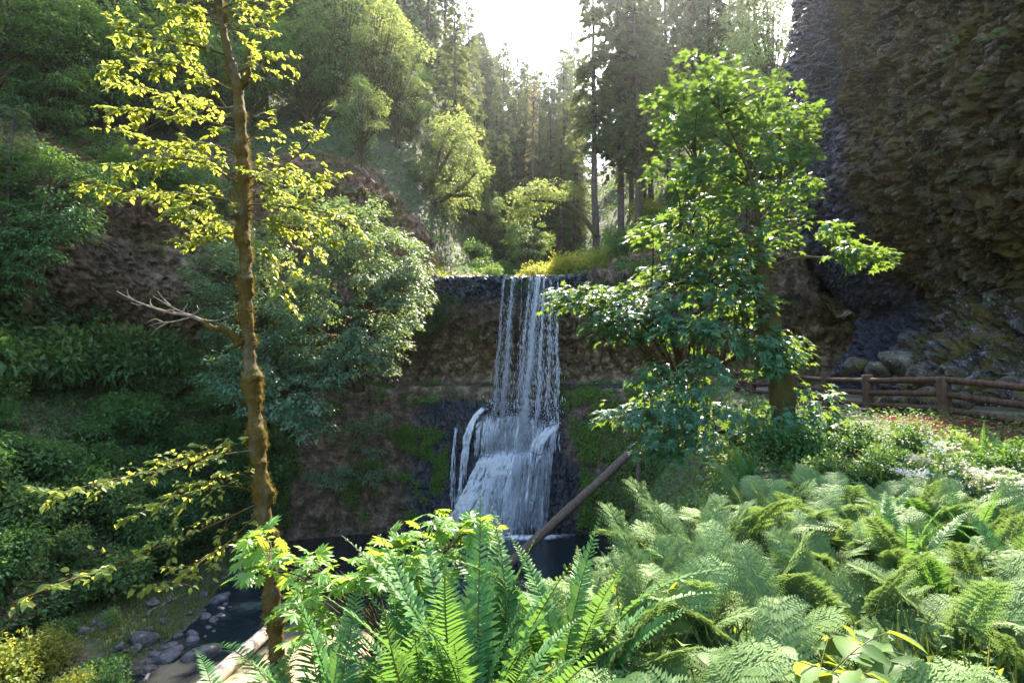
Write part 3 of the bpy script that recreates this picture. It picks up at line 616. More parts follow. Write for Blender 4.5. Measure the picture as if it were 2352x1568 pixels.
# ---------------------------------------------------------------- generators: conifers, broadleaf crowns, shrubs
def conifer_meshes(seed, H=32.0, base=.12, rmax=4.2, nbr=120, per=34, droop=.35, mat='conifer', stubs=0, size=1.0, fat=2.1):
    g = np.random.default_rng(seed); rb = Bag(); zs = np.linspace(0, H, 14)
    wob = np.stack([np.cumsum(g.normal(size=14)) * .05, np.cumsum(g.normal(size=14)) * .05, zs], -1)
    tr = H * .0115 * (1 - zs / H) ** .8 + .03; tr[0] *= 1.25
    rb.add(*tube(wob, tr, 9))
    hb = base * H + (H - base * H) * np.sort(g.random(nbr) ** .85); fr = (hb - base * H) / (H - base * H)
    az = g.random(nbr) * 2 * np.pi; Lb = (rmax * (1 - fr) ** .75 * (.6 + .5 * g.random(nbr)) * (.55 + .45 * smooth(fr, 0, .18)) + .25)
    P = []; D = []; S = []
    for i in range(nbr):
        c, s_ = math.cos(az[i]), math.sin(az[i]); t = np.linspace(0, 1, 6); L = Lb[i]; rise = .25 - .3 * (1 - fr[i]) + .15 * g.normal()
        x0 = np.array([np.interp(hb[i], zs, wob[:, 0]), np.interp(hb[i], zs, wob[:, 1])])
        pts = np.stack([x0[0] + c * t * L, x0[1] + s_ * t * L, hb[i] + L * (rise * t - droop * t ** 2)], -1)
        rb.add(*tube(pts, .05 * (1 - t) * (L / 4 + .3) + .008, 4, False))
        n = max(6, int(per * (L / rmax + .15))); ts = .18 + .82 * g.random(n) ** .8
        bp_ = np.stack([np.interp(ts, t, pts[:, k]) for k in range(3)], -1)
        sgn = np.where(g.random(n) < .5, 1, -1); sp = (.22 * L * (1 - .6 * ts) + .25) * g.random(n) * 1.4
        lat = np.stack([-s_ * sgn, c * sgn, 0 * ts], -1)
        pos = bp_ + lat * sp[:, None] * .8 + np.stack([c * sp * .5, s_ * sp * .5, -sp * .25 + g.normal(size=n) * .08], -1)
        d = lat * .75 + np.array([c, s_, 0]) * .7 + np.stack([g.normal(size=n) * .3, g.normal(size=n) * .3, -.25 - droop * .7 * g.random(n)], -1)
        P.append(pos); D.append(d); S.append((.45 + .45 * g.random(n)) * size)
    P = np.concatenate(P); D = np.concatenate(D); S = np.concatenate(S); n = len(P)
    nr = np.tile([0, 0, 1.0], (n, 1)) + g.normal(size=(n, 3)) * .45
    cb = Bag(); tint = np.clip(.5 + .25 * g.normal(size=n), 0, 1)
    V, F, T = scatter(SLIM, P, D, nr, S, tint, np.full(n, fat)); cb.add(V, F, T)
    for a_ in (-.75, .75):                              # side needles make each spray three-fingered
        side = unit(np.cross(unit(D), nr)); V, F, T = scatter(SLIM, P + unit(D) * (S * .25)[:, None], D + side * a_, nr, S * .62, tint, np.full(n, fat * 1.15)); cb.add(V, F, T)
    if stubs:
        for i in range(stubs):
            h = base * H * (.35 + .75 * g.random()); a = g.random() * 6.28; L = .6 + 2.2 * g.random(); t = np.linspace(0, 1, 4)
            rb.add(*tube(np.stack([math.cos(a) * t * L, math.sin(a) * t * L, h + L * (.1 * t - .4 * t ** 2)], -1), .03 * (1 - t) + .008, 4, False))
    return rb.mesh('conifer_trunk', M['bark_conifer']), cb.mesh('conifer_crown', M[mat], False)

def clump_leaves(cen, rad, per, size, crown_c, flat=.42, up=.9, sag=.45, g=None):
    """leaves on domed, drooping sprays -> pos, fwd, nrm, size"""
    g = g or rng; k = np.repeat(np.arange(len(cen)), per); n = len(k); r = np.sqrt(g.random(n)); a = g.random(n) * 2 * np.pi
    rd = np.broadcast_to(np.asarray(rad, float), (len(cen),))[k]
    out = cen[k] - crown_c; out[:, 2] *= .3; out = unit(out)
    hx = np.stack([np.cos(a), np.sin(a), 0 * a], -1)
    pos = cen[k] + hx * (r * rd)[:, None]
    pos[:, 2] += rd * flat * (.8 - 1.5 * r ** 2) + g.normal(size=n) * rd * .16
    pos += out * (rd * .25 * g.random(n))[:, None]
    fwd = hx * .8 + out * .7 + g.normal(size=(n, 3)) * .35; fwd[:, 2] -= sag * (.4 + r)
    nrm = np.tile([0, 0, up], (n, 1)) + hx * (.55 * r)[:, None] + out * .35 + g.normal(size=(n, 3)) * .28
    return pos, fwd, nrm, size * (.7 + .6 * g.random(n))
def limb(b, p0, p1, r0, r1, g, sag=.0, n=7, sides=6):
    t = np.linspace(0, 1, n)[:, None]; mid = (p0 + p1) / 2 + np.array([g.normal() * .08, g.normal() * .08, .12 - sag]) * np.linalg.norm(p1 - p0)
    pts = (1 - t) ** 2 * p0 + 2 * t * (1 - t) * mid + t ** 2 * p1
    b.add(*tube(pts, r0 + (r1 - r0) * t[:, 0], sides, False))
def broadleaf_meshes(seed, H=14.0, rx=4.5, nclump=55, per=70, size=.30, mat='maple', base=.25, lean=(0, 0), tpl=FLAT, crad=1.25, bark='bark_maple'):
    g = np.random.default_rng(seed); b = Bag()
    top = np.array([lean[0], lean[1], H * .8]); zs = np.linspace(0, 1, 8)[:, None]
    tp = zs * top + np.concatenate([np.cumsum(g.normal(size=(8, 2)) * .12, 0), np.zeros((8, 1))], 1)
    b.add(*tube(tp, H * .018 * (1 - .75 * zs[:, 0]) + .02, 8))
    d = unit(g.normal(size=(nclump, 3))); r = (.35 + .65 * g.random(nclump) ** .5)
    cc = np.array([lean[0] * .8, lean[1] * .8, H * (base + (1 - base) * .52)])
    cen = cc + d * r[:, None] * np.array([rx, rx, H * (1 - base) * .5]) * (.85 + .3 * g.random((nclump, 1)))
    for c in cen:
        f = np.clip((c[2] / H - .22) * .85, .12, .97); p0 = np.array([np.interp(f, zs[:, 0], tp[:, q]) for q in range(3)])
        limb(b, p0, c, H * .006 * (1.2 - f) + .02, .012, g, 0, 6, 5)
    pos, fw, nr, s = clump_leaves(cen, crad * (.7 + .6 * g.random(nclump)), per, size, cc, g=g)
    ctint = np.repeat(g.random(nclump), per) * .5 + .5 * g.random(len(pos))
    V, F, T = scatter(tpl, pos, fw, nr, s, ctint)
    return b.mesh('tree_trunk', M[bark]), make_mesh('tree_crown', V, F, M[mat], False, T)
def shrub_mesh(seed, rx=1.3, h=1.5, n=1500, size=.14, mat='shrub', tpl=FLAT, lumps=9):
    g = np.random.default_rng(seed); d = unit(g.normal(size=(lumps, 3))); d[:, 2] = np.abs(d[:, 2])
    cen = d * np.array([rx * .62, rx * .62, h * .6]) * (.4 + .6 * g.random((lumps, 1))) + np.array([0, 0, h * .25])
    k = g.integers(0, lumps, n); q = unit(g.normal(size=(n, 3))) * (.35 + .65 * g.random((n, 1)) ** .6); pos = cen[k] + q * np.array([rx * .45, rx * .45, h * .33])
    pos[:, 2] = np.maximum(pos[:, 2], .03)
    fw = q + g.normal(size=(n, 3)) * .5; fw[:, 2] -= .25; nr = np.tile([0, 0, .9], (n, 1)) + q * .8 + g.normal(size=(n, 3)) * .3
    V, F, T = scatter(tpl, pos, fw, nr, size * (.6 + .8 * g.random(n)), np.clip(g.random(n) * .6 + .4 * g.random(lumps)[k], 0, 1))
    b = Bag()
    for c in cen: limb(b, np.array([0, 0, -.2]), c, .03, .008, g, 0, 5, 4)
    return b.mesh('shrub_stem', M['bark_maple']), make_mesh('shrub_crown', V, F, M[mat], False, T)
def plant(name, label, cat, me2, x, y, s=1.0, rz=None, group=None, z=None, names=('trunk', 'crown'), sink=.25, sz=1.0):
    rz = random.random() * 6.28 if rz is None else rz
    z = gz(x, y) if z is None else z
    t = thing(name, label, cat, (x, y, z - sink * s), rz, group); t.scale = (s, s, s * sz)
    for nm, me in zip(names, me2): link(nm, me, t)
    return t
def X_of(px, Y): return ray(px, 700)[0] * Y

# ---------------------------------------------------------------- forest above the falls
CON = [conifer_meshes(1, 34, .10, 4.3, 150, 36), conifer_meshes(2, 34, .16, 4.0, 140, 36), conifer_meshes(3, 34, .06, 4.8, 160, 34, .45, 'conifer_warm'), conifer_meshes(4, 34, .2, 3.3, 130, 32, .3, 'conifer_warm')]
TALL = [conifer_meshes(11, 44, .24, 6.2, 200, 42, .55, 'conifer_warm', 26, 1.2), conifer_meshes(12, 44, .30, 5.6, 190, 42, .62, 'conifer', 30, 1.2), conifer_meshes(13, 44, .20, 6.6, 200, 42, .6, 'conifer_warm', 22, 1.2), conifer_meshes(14, 44, .38, 3.8, 170, 40, .62, 'conifer_warm', 30, 1.1)]
BRO = [broadleaf_meshes(21, 15, 4.6, 70, 75, .34, 'maple'), broadleaf_meshes(22, 17, 4.2, 70, 75, .34, 'maple_light'), broadleaf_meshes(23, 13, 5.0, 65, 75, .32, 'maple', .3), broadleaf_meshes(24, 18, 4.6, 75, 75, .36, 'maple_light', .2)]
SHR = [shrub_mesh(31, 1.5, 1.5, 1600, .17), shrub_mesh(32, 1.2, 1.9, 1500, .16), shrub_mesh(33, 1.8, 1.2, 1800, .18, 'shrub', KITE), shrub_mesh(34, 1.4, 1.6, 1600, .15, 'maple')]
SHL = [shrub_mesh(35, 1.5, 1.4, 2000, .13, 'shrub_light'), shrub_mesh(36, 1.3, 1.7, 2000, .13, 'shrub_light')]
def conifer_at(px, Y, top_py, mes, label, group, H=None, sz=None):
    x = X_of(px, Y); z = gz(x, Y); h0 = 44.0 if mes in TALL else 34.0
    if top_py is not None: H = at(px, top_py, Y)[2] - z
    s = max(H, 4) / h0; k = s if sz is None else sz
    t = plant('conifer_tree', label, 'conifer', mes, x, Y, 1.0, None, group, z, sink=.6); t.scale = (k, k, s)
    return t
# pale valley far behind the lip, under the gap of bright sky
far_lab = 'hazy conifer in the far valley'
for px, Y, top in ((1072, 118, -6), (1118, 150, 118), (1156, 146, 80), (1196, 160, 122), (1228, 142, 150), (1262, 168, 150), (1300, 150, 96), (1326, 170, 60), (1098, 168, 70), (1176, 176, 150), (1242, 128, 210), (1140, 128, 190), (1206, 122, 250), (1092, 105, 230), (1160, 108, 300), (1330, 128, 200), (1110, 135, 160), (1180, 134, 210), (1214, 150, 160), (1280, 146, 190), (1065, 140, 120), (1250, 118, 330), (1125, 116, 290)):
    conifer_at(px, Y, top, CON[int(px + Y) % 4], 'pointed conifer with its tip against the white sky, left end of the sky gap' if px == 1072 else far_lab, 'conifers in the hazy valley', sz=.85 if Y < 130 else 1.1)
for px, Y, top in ((1340, 140, 120), (1300, 134, 205), (1268, 138, 235), (1232, 158, 170), (1286, 160, 150), (1316, 158, 120), (1190, 140, 190), (1150, 158, 140), (1086, 150, 90), (1322, 120, 260), (1290, 116, 300), (1216, 132, 260), (1170, 122, 270), (1262, 150, 200), (1244, 170, 150), (1130, 172, 120), (1308, 176, 110), (1205, 180, 130)):
    conifer_at(px, Y, top, CON[int(px * 3 + Y) % 4], far_lab, 'conifers in the hazy valley', sz=.95 if Y < 130 else 1.25)
# pale dead conifer in the valley
dead = conifer_meshes(15, 30, .1, 2.6, 110, 5, .25, 'straw', 0, .7)
t = plant('dead_conifer', 'bare pale brown dead conifer among the hazy valley trees', 'dead tree', dead, X_of(1226, 112), 112, .9, 0, None); t.scale = (.85, .85, (at(1226, 165, 112)[2] - gz(X_of(1226, 112), 112)) / 30)
# conifers on the ridge left of the falls
for px, Y, H in ((975, 104, 42), (915, 98, 44), (862, 92, 42), (1015, 112, 46), (800, 96, 42), (742, 90, 44), (690, 84, 42), (640, 92, 46), (590, 82, 42), (540, 90, 45), (490, 80, 40), (440, 84, 44), (385, 76, 42), (330, 78, 44), (280, 72, 40), (230, 80, 46), (170, 76, 44), (110, 70, 40), (50, 76, 44), (-10, 70, 42), (1040, 98, 34), (610, 108, 46), (720, 112, 46), (460, 104, 46), (-60, 62, 40), (-120, 70, 44)):
    conifer_at(px, Y, None, CON[int(px * 7 + Y) % 4], 'tall conifer on the ridge left of falls' if px < 760 else 'sunlit conifer left of the sky gap', 'conifers on the left ridge', H, 1.12)
# the group of tall bare-stemmed conifers on the right bank
for q, (px, Y, H, lab) in enumerate(((1372, 76, 46, 'slim conifer with drooping boughs, nearest to the arching maple'), (1428, 80, 46, 'conifer with bare lower stem, second of the right bank group'), (1472, 77, 50, 'straight brown stemmed conifer in the middle of the right bank group'), (1485, 101, 44, 'thinner conifer standing behind the right bank group'), (1545, 84, 52, 'thick stemmed conifer against white sky, above the tall maple crown'), (1606, 90, 50, 'thin conifer stem against white sky, one of a close pair'), (1622, 96, 50, 'thin conifer stem against white sky, one of a close pair'), (1650, 86, 52, 'dark conifer stem against white sky left of the leaning stem'), (1692, 83, 48, 'slightly leaning conifer stem nearest to the overhanging cliff'), (1500, 100, 46, 'far conifer behind the right bank group'), (1572, 106, 48, 'far conifer behind the right bank group'), (1455, 112, 42, 'far conifer behind the right bank group'), (1760, 92, 46, 'conifer half hidden by the cliff edge'))):
    t = conifer_at(px, Y, None, TALL[q % 3 if q else 3], lab, 'tall conifers on the right bank', H, 1.0 if px < 1520 else .8)
    if px == 1692: t.rotation_euler[1] = R(-3)
# broadleaf trees on the left ridge
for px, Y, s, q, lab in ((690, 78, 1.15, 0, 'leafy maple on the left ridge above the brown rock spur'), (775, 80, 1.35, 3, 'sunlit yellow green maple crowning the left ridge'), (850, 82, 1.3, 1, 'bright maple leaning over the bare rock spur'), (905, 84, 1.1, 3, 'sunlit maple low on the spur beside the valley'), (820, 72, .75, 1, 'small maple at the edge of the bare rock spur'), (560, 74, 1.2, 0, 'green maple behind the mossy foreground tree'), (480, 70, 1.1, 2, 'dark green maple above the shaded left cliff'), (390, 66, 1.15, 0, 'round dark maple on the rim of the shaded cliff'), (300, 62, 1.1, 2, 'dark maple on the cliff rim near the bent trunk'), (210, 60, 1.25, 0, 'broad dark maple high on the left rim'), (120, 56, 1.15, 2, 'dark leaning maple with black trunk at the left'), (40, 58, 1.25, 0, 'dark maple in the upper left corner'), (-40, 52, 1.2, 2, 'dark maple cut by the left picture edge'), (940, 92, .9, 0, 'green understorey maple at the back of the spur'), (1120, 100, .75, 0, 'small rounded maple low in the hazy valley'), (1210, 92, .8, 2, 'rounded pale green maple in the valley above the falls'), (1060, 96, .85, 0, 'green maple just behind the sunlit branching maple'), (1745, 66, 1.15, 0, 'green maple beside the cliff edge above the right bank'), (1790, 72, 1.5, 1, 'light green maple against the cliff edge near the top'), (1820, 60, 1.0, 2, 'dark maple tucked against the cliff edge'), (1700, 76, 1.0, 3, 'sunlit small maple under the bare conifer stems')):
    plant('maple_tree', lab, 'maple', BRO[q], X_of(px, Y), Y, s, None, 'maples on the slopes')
# shrubs on the slopes round the lip
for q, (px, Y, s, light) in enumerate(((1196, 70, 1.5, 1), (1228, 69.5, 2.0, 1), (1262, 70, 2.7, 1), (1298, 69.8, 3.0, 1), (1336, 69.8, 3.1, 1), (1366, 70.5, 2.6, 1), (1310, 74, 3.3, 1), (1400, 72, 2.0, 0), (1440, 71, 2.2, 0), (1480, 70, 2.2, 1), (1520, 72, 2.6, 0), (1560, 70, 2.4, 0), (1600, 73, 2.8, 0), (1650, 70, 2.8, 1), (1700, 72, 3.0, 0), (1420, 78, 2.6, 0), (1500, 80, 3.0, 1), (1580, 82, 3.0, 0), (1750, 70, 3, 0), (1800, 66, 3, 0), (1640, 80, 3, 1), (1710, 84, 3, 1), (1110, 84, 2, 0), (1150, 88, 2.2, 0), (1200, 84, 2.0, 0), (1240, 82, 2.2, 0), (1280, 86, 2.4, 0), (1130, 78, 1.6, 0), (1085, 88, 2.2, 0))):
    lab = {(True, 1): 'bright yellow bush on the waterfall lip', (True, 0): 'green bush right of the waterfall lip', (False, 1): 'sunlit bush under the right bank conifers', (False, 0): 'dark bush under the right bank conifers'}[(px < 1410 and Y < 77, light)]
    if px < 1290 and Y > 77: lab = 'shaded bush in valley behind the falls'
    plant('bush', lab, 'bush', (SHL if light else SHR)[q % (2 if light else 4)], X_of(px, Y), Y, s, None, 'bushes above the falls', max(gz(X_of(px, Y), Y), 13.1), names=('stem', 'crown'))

# ---------------------------------------------------------------- trees drawn clump by clump where the photograph shows them
def picture_tree(name, label, cat, ells, per, size, crad, trunk, tY, mat, tpl=STAR, bark='bark_maple', seed=5, single=0, group=None, limbs=(), flat=.42, base=None, leafname='leaf', thick=1.0, sag=.45):
    """ells: (px, py, rx, ry, Y, depth, clumps); trunk: (px, py, radius in px)"""
    g = np.random.default_rng(seed); cen = []
    for px, py, rx, ry, Y, dep, n in ells:
        a = g.random(n) * 6.283; r = np.sqrt(g.random(n))
        for i in range(n): cen.append(at(px + rx * r[i] * math.cos(a[i]), py + ry * r[i] * math.sin(a[i]), Y + dep * (g.random() - .5) * 2))
    cen = np.array(cen)
    TP = np.array([at(p[0], p[1], p[3] if len(p) > 3 else tY) for p in trunk]); TR = np.array([p[2] * m_per_px(tY) for p in trunk])
    n = max(12, len(trunk) * 4); tp = spline(TP, n); rr = np.interp(np.linspace(0, 1, n), np.linspace(0, 1, len(TR)), TR)
    B0 = TP[0].copy() if base is None else np.array(base)
    t = thing(name, label, cat, B0, 0, group); b = Bag()
    V, F = tube(tp, rr, 12); V = V + unit(V - np.repeat(np.concatenate([tp, tp[:1], tp[-1:]])[:], [12] * n + [1, 1], axis=0)) * (fbm(V * np.array([3, 3, 1.2]), 3, seed) * .25 * np.repeat(np.concatenate([rr, [0, 0]]), [12] * n + [1, 1]))[:, None]
    link('trunk', (lambda bb: (bb.add(V - B0, F), bb.mesh('trunk', M[bark]))[1])(Bag()), t)
    for lp in limbs:
        P_ = np.array([at(p[0], p[1], p[3] if len(p) > 3 else tY) for p in lp]); rr_ = [p[2] * m_per_px(tY) for p in lp]
        nn = len(lp) * 4; b.add(*(lambda q: (q[0] - B0, q[1]))(tube(spline(P_, nn), np.interp(np.linspace(0, 1, nn), np.linspace(0, 1, len(rr_)), rr_), 7)))
    allp = [tp] + [spline(np.array([at(p[0], p[1], p[3] if len(p) > 3 else tY) for p in lp]), 12) for lp in limbs]; allp = np.concatenate(allp)
    for c in cen:
        d = np.linalg.norm(allp - c, axis=1) + np.maximum(0, allp[:, 2] - c[2] + .3) * 2.0; p0 = allp[d.argmin()]
        limb(b, p0 - B0, c - B0, thick * (.012 + .012 * np.linalg.norm(p0 - c)), thick * .008, g, -.02, 7, 5)
    if b.n: link('branches', b.mesh('branches', M[bark]), t, kind='stuff')
    cc = cen.mean(0); cc[2] -= 1.0
    pos, fw, nr, s = clump_leaves(cen, crad * (.6 + .7 * g.random(len(cen))), per, size, cc, flat, sag=sag, g=g)
    ti = np.clip(np.repeat(g.random(len(cen)), per) * .45 + .55 * g.random(len(pos)), 0, 1)
    pick = np.zeros(len(pos), bool)
    if single: leaf_objects(t, B0, tpl, pos, fw, nr, s, ti, M[mat], single, pick, leafname)
    if pick.all(): return t
    V, F, T = scatter(tpl if single < 300 or tpl is not MAPLE else MAPLE_S, pos[~pick], fw[~pick], nr[~pick], s[~pick], ti[~pick])
    link('crown', make_mesh('crown', V - B0, F, M[mat], False, T), t, kind='stuff')
    return t
def leaf_objects(t, B0, tpl, pos, fw, nr, s, ti, mat, count, pick, name='leaf', variants=4):
    """the leaves that show largest become parts of their own"""
    f = unit(fw); sd_ = unit(np.cross(f, nr)); up = np.cross(sd_, f)
    face = np.abs((up * unit(pos)).sum(-1)); inview = (pos[:, 1] > .5) & (np.abs(pos[:, 0] / pos[:, 1]) < .92) & (np.abs(pos[:, 2] / pos[:, 1] - .087) < .62)
    big = s / np.linalg.norm(pos, axis=1) * (.3 + face) * inview; idx = np.argsort(-big)[:count]
    mes = [make_mesh(name, tpl[0] * np.array([1, 1, .6 + .4 * q]), tpl[1], mat, False, np.full(len(tpl[0]), (q + .5) / variants)) for q in range(variants)]
    for i in idx:
        o = link(name, mes[min(variants - 1, int(ti[i] * variants))], t)
        mtx = np.eye(4); mtx[:3, 0] = sd_[i] * s[i]; mtx[:3, 1] = f[i] * s[i]; mtx[:3, 2] = up[i] * s[i]; mtx[:3, 3] = pos[i] - B0
        o.matrix_basis = Matrix([list(map(float, r_)) for r_ in mtx]); pick[i] = True
# the sunlit maple with curving limbs behind the spur
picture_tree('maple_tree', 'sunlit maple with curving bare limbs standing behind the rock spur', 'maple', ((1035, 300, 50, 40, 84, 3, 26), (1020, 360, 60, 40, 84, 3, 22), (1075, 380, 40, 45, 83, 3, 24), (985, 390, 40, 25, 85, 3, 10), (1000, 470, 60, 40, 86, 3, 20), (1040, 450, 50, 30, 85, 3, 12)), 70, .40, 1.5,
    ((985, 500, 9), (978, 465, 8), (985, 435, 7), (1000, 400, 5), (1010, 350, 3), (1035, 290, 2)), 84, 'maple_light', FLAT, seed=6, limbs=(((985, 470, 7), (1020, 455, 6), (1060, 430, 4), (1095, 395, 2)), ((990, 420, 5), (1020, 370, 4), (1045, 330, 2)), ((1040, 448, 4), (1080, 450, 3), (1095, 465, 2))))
picture_tree('maple_tree', 'maple arching out over the creek above the waterfall lip', 'maple', ((1225, 455, 45, 35, 71, 2, 26), (1270, 440, 50, 22, 71, 2, 20), (1200, 490, 22, 18, 71, 1, 8)), 60, .34, 1.1,
    ((1372, 545, 6), (1345, 505, 6), (1310, 475, 5), (1270, 463, 4), (1220, 460, 2)), 71, 'maple_light', FLAT, seed=7)
# big drooping maple left of the falls
picture_tree('maple_tree', 'large drooping maple hanging over the trail just left of the falls', 'maple', ((800, 520, 90, 70, 53, 3, 46), (880, 600, 90, 70, 52, 3, 46), (940, 660, 55, 70, 51, 2, 34), (790, 650, 120, 80, 52, 3, 50), (740, 760, 120, 70, 51, 3, 44), (880, 740, 90, 70, 52, 3, 36), (640, 690, 80, 60, 52, 3, 26), (840, 835, 90, 40, 51.5, 2, 26), (660, 800, 80, 60, 51, 2, 26), (580, 560, 90, 60, 53, 3, 26), (700, 470, 70, 40, 54, 2, 18), (720, 850, 90, 40, 50.5, 2, 22)), 78, .33, 1.05,
    ((826, 900, 13), (812, 800, 12), (820, 700, 10), (800, 600, 7), (790, 500, 4)), 54, 'maple_left', STAR, seed=8, limbs=(((812, 780, 8), (740, 770, 6), (650, 760, 3)), ((818, 700, 7), (880, 660, 5), (940, 640, 3)), ((815, 740, 7), (700, 690, 5), (620, 680, 3))))
picture_tree('maple_tree', 'teal green maple behind the mossy trunk under the dark cliff', 'maple', ((520, 620, 90, 60, 51, 3, 44), (560, 740, 100, 70, 50, 3, 44), (480, 690, 60, 50, 55, 2, 18), (620, 900, 90, 60, 49, 2, 34), (700, 960, 60, 50, 49, 2, 20), (540, 860, 80, 60, 49, 2, 28)), 85, .30, 1.1,
    ((640, 960, 10), (620, 850, 9), (590, 740, 7), (540, 640, 4)), 55, 'maple_left', STAR, seed=9)
picture_tree('maple_sapling', 'small maple rooted on the brown slope left of the cascade', 'maple', ((810, 1000, 60, 40, 56.5, 1.5, 20), (760, 1090, 60, 22, 55, 1, 14), (850, 1070, 40, 40, 56, 1, 12), (870, 970, 25, 22, 57, 1, 8)), 70, .28, .9,
    ((850, 1150, 4), (835, 1090, 3), (820, 1030, 2), (810, 980, 1)), 57, 'maple_left', STAR, seed=10)
# bent dark trunks at the left
for q, (lab, pts, ell) in enumerate((('bent dark maple limb curving over the shaded left cliff', ((110, 470, 12), (150, 420, 11), (170, 370, 9), (200, 352, 7), (250, 350, 5)), ((200, 330, 90, 40, 56, 3, 26), (100, 380, 60, 50, 56, 3, 20))), ('black forked trunk rising through dark leaves at far left', ((60, 380, 14), (75, 320, 12), (100, 270, 10), (110, 200, 8), (90, 100, 6)), ((80, 130, 90, 80, 54, 3, 44), (150, 220, 80, 60, 54, 3, 34), (40, 240, 50, 60, 54, 3, 18))), ('second black trunk leaning beside the forked one', ((90, 395, 10), (100, 340, 9), (118, 290, 8), (150, 200, 5), (180, 100, 4)), ((200, 80, 70, 60, 57, 3, 34), (230, 180, 60, 50, 57, 3, 24))))):
    picture_tree('maple_tree', lab, 'maple', ell, 80, .32, 1.2, pts, 55, 'maple', FLAT, seed=40 + q, group='dark maples at the left')
for q, (lab, pts, ell) in enumerate((('dark maple hanging over the left end of the shaded cliff', ((60, 720, 9, 43), (70, 620, 8, 43), (90, 540, 6, 43), (110, 440, 4, 43)), ((100, 500, 100, 70, 43, 2, 40), (40, 600, 70, 70, 42, 2, 30), (160, 420, 100, 50, 45, 2, 26), (60, 380, 80, 50, 44, 2, 24))), ('small dark maple on the rim between cliff and hemlock', ((330, 500, 7, 53), (335, 440, 6, 53), (350, 380, 4, 53)), ((320, 400, 100, 50, 52.5, 1.5, 36), (430, 420, 70, 40, 55, 1.5, 22))))):
    picture_tree('maple_tree', lab, 'maple', ell, 80, .32, 1.2, pts, 54, 'shrub', FLAT, seed=60 + q, group='dark maples at the left')
# hemlock at the left edge: flat drooping sprays
hem = conifer_meshes(16, 20, .04, 4.4, 110, 44, .4, 'conifer', 0, .62, 1.5)
hx_ = at(-20, 900, 44)
t = plant('hemlock_tree', 'near hemlock with flat layered drooping boughs cut by left edge', 'hemlock', hem, hx_[0], 44, 1.0, .4, None, hx_[2] - 2.0); t.scale = (1.25, 1.25, 1.25)
# ---------------------------------------------------------------- undergrowth clinging to the slopes
def cover_on_grid(name, G, Nn, mask, n, size, off, mat, tpl=FLAT, label=None, patch=None, seed=3):
    g = np.random.default_rng(seed); idx = np.argwhere(mask)
    if patch is not None: idx = idx[patch(G[idx[:, 0], idx[:, 1]])]
    k = idx[g.integers(0, len(idx), n)]; nn = Nn[k[:, 0], k[:, 1]]
    pos = G[k[:, 0], k[:, 1]] + g.normal(size=(n, 3)) * .18 + nn * (g.random(n) ** 1.5 * off)[:, None]
    fw = nn * .5 + g.normal(size=(n, 3)) * .6 + np.array([0, 0, -.5]); nr = nn * .6 + np.array([0, 0, .8]) + g.normal(size=(n, 3)) * .35
    V, F, T = scatter(tpl, pos, fw, nr, size * (.6 + .8 * g.random(n)))
    return tag(link(name, make_mesh(name, V, F, M[mat], False, T)), label, 'plants', None, 'stuff')
xg, zg = GWD[..., 0], GWD[..., 2]; kg = np.broadcast_to(kcol[:, None], xg.shape)
nz = lambda s, f=.35, t=0.0: (lambda P: fbm(P * f, 3, s) > t)
cover_on_grid('undergrowth', GWD, Nw, (xg < -22) & (zg < .6) & (zg > -13.2) & (kg < 330), 56000, .27, .6, 'shrub', FLAT, 'dense dark green undergrowth covering the shaded left slope', nz(101, .25, -.45))
cover_on_grid('undergrowth', GWD, Nw, (xg > 4.5) & (kg > 330) & (zg < .1) & (zg > -13.6), 36000, .21, .45, 'moss_green', FLAT, 'green plants clinging to the bank right of the cascade', lambda P: (P[:, 0] + 3.2 * fbm(P * .22, 3, 112) > 5.8 + .10 * (-P[:, 2])) & (fbm(P * .5, 3, 102) > -.3))
cover_on_grid('undergrowth', GWD, Nw, (xg < -6.8) & (xg > -24) & (zg < .2) & (zg > -13.6), 14000, .17, .25, 'moss_green', FLAT, 'thin patches of moss and small plants left of the cascade', nz(103, .4, .16))
cover_on_grid('undergrowth', GWD, Nw, (xg < 20) & (xg > -26) & (zg > -1.3) & (zg < .75) & ((xg < -7.5) | (xg > 4.5)), 9000, .22, .45, 'moss_green', FLAT, 'tufts of plants spilling over the trail ledge beside the falls', nz(113, .45, .0))
cover_on_grid('undergrowth', GWD, Nw, (xg < 12) & (xg > -24) & (zg > 6) & (zg < 12.2), 9000, .16, .2, 'shrub', FLAT, 'mossy tufts on the overhanging rock band behind the falls', nz(104, .5, .22))
cover_on_grid('undergrowth', GWD, Nw, (xg < -22) & (kg < 330) & (zg > 1) & (zg < 26), 30000, .30, .5, 'shrub', FLAT, 'dark plants and moss hanging on the shaded left cliff', nz(110, .18, .02))
cover_on_grid('undergrowth', GWD, Nw, (zg > 12.95) & (xg < -3.3) & (xg > -9) & (kg > 200) & (zg < 13.6), 900, .22, .3, 'shrub_light', SLIM, 'sunlit grass fringe along the lip left of the falls')
cover_on_grid('undergrowth', GWD, Nw, (zg > 12.95) & (xg < -8) & (kg > 60), 22000, .34, .35, 'grass', SLIM, 'dry grass and small plants on the brown rock spur', nz(105, .22, .0))
cover_on_grid('undergrowth', GWD, Nw, (zg > 12.9) & (xg > 7) & (kg > 330), 22000, .28, .6, 'shrub', FLAT, 'green plants on the bank above the rock band right of falls', nz(106, .3, -.2))
n = 50000; xs = rng.uniform(-70, 55, n); ys = rng.uniform(66, 150, n); s_, k_ = wall_info(xs, ys); keep = (s_ > 3.5) & (np.abs(xs / ys) < .95) & (fbm(np.stack([xs, ys, 0 * xs], -1) * .1, 3, 107) > -.35); xs, ys = xs[keep], ys[keep]; n = len(xs)
ps = np.stack([xs, ys, ground_z(xs, ys) + rng.random(n) * .7], -1)
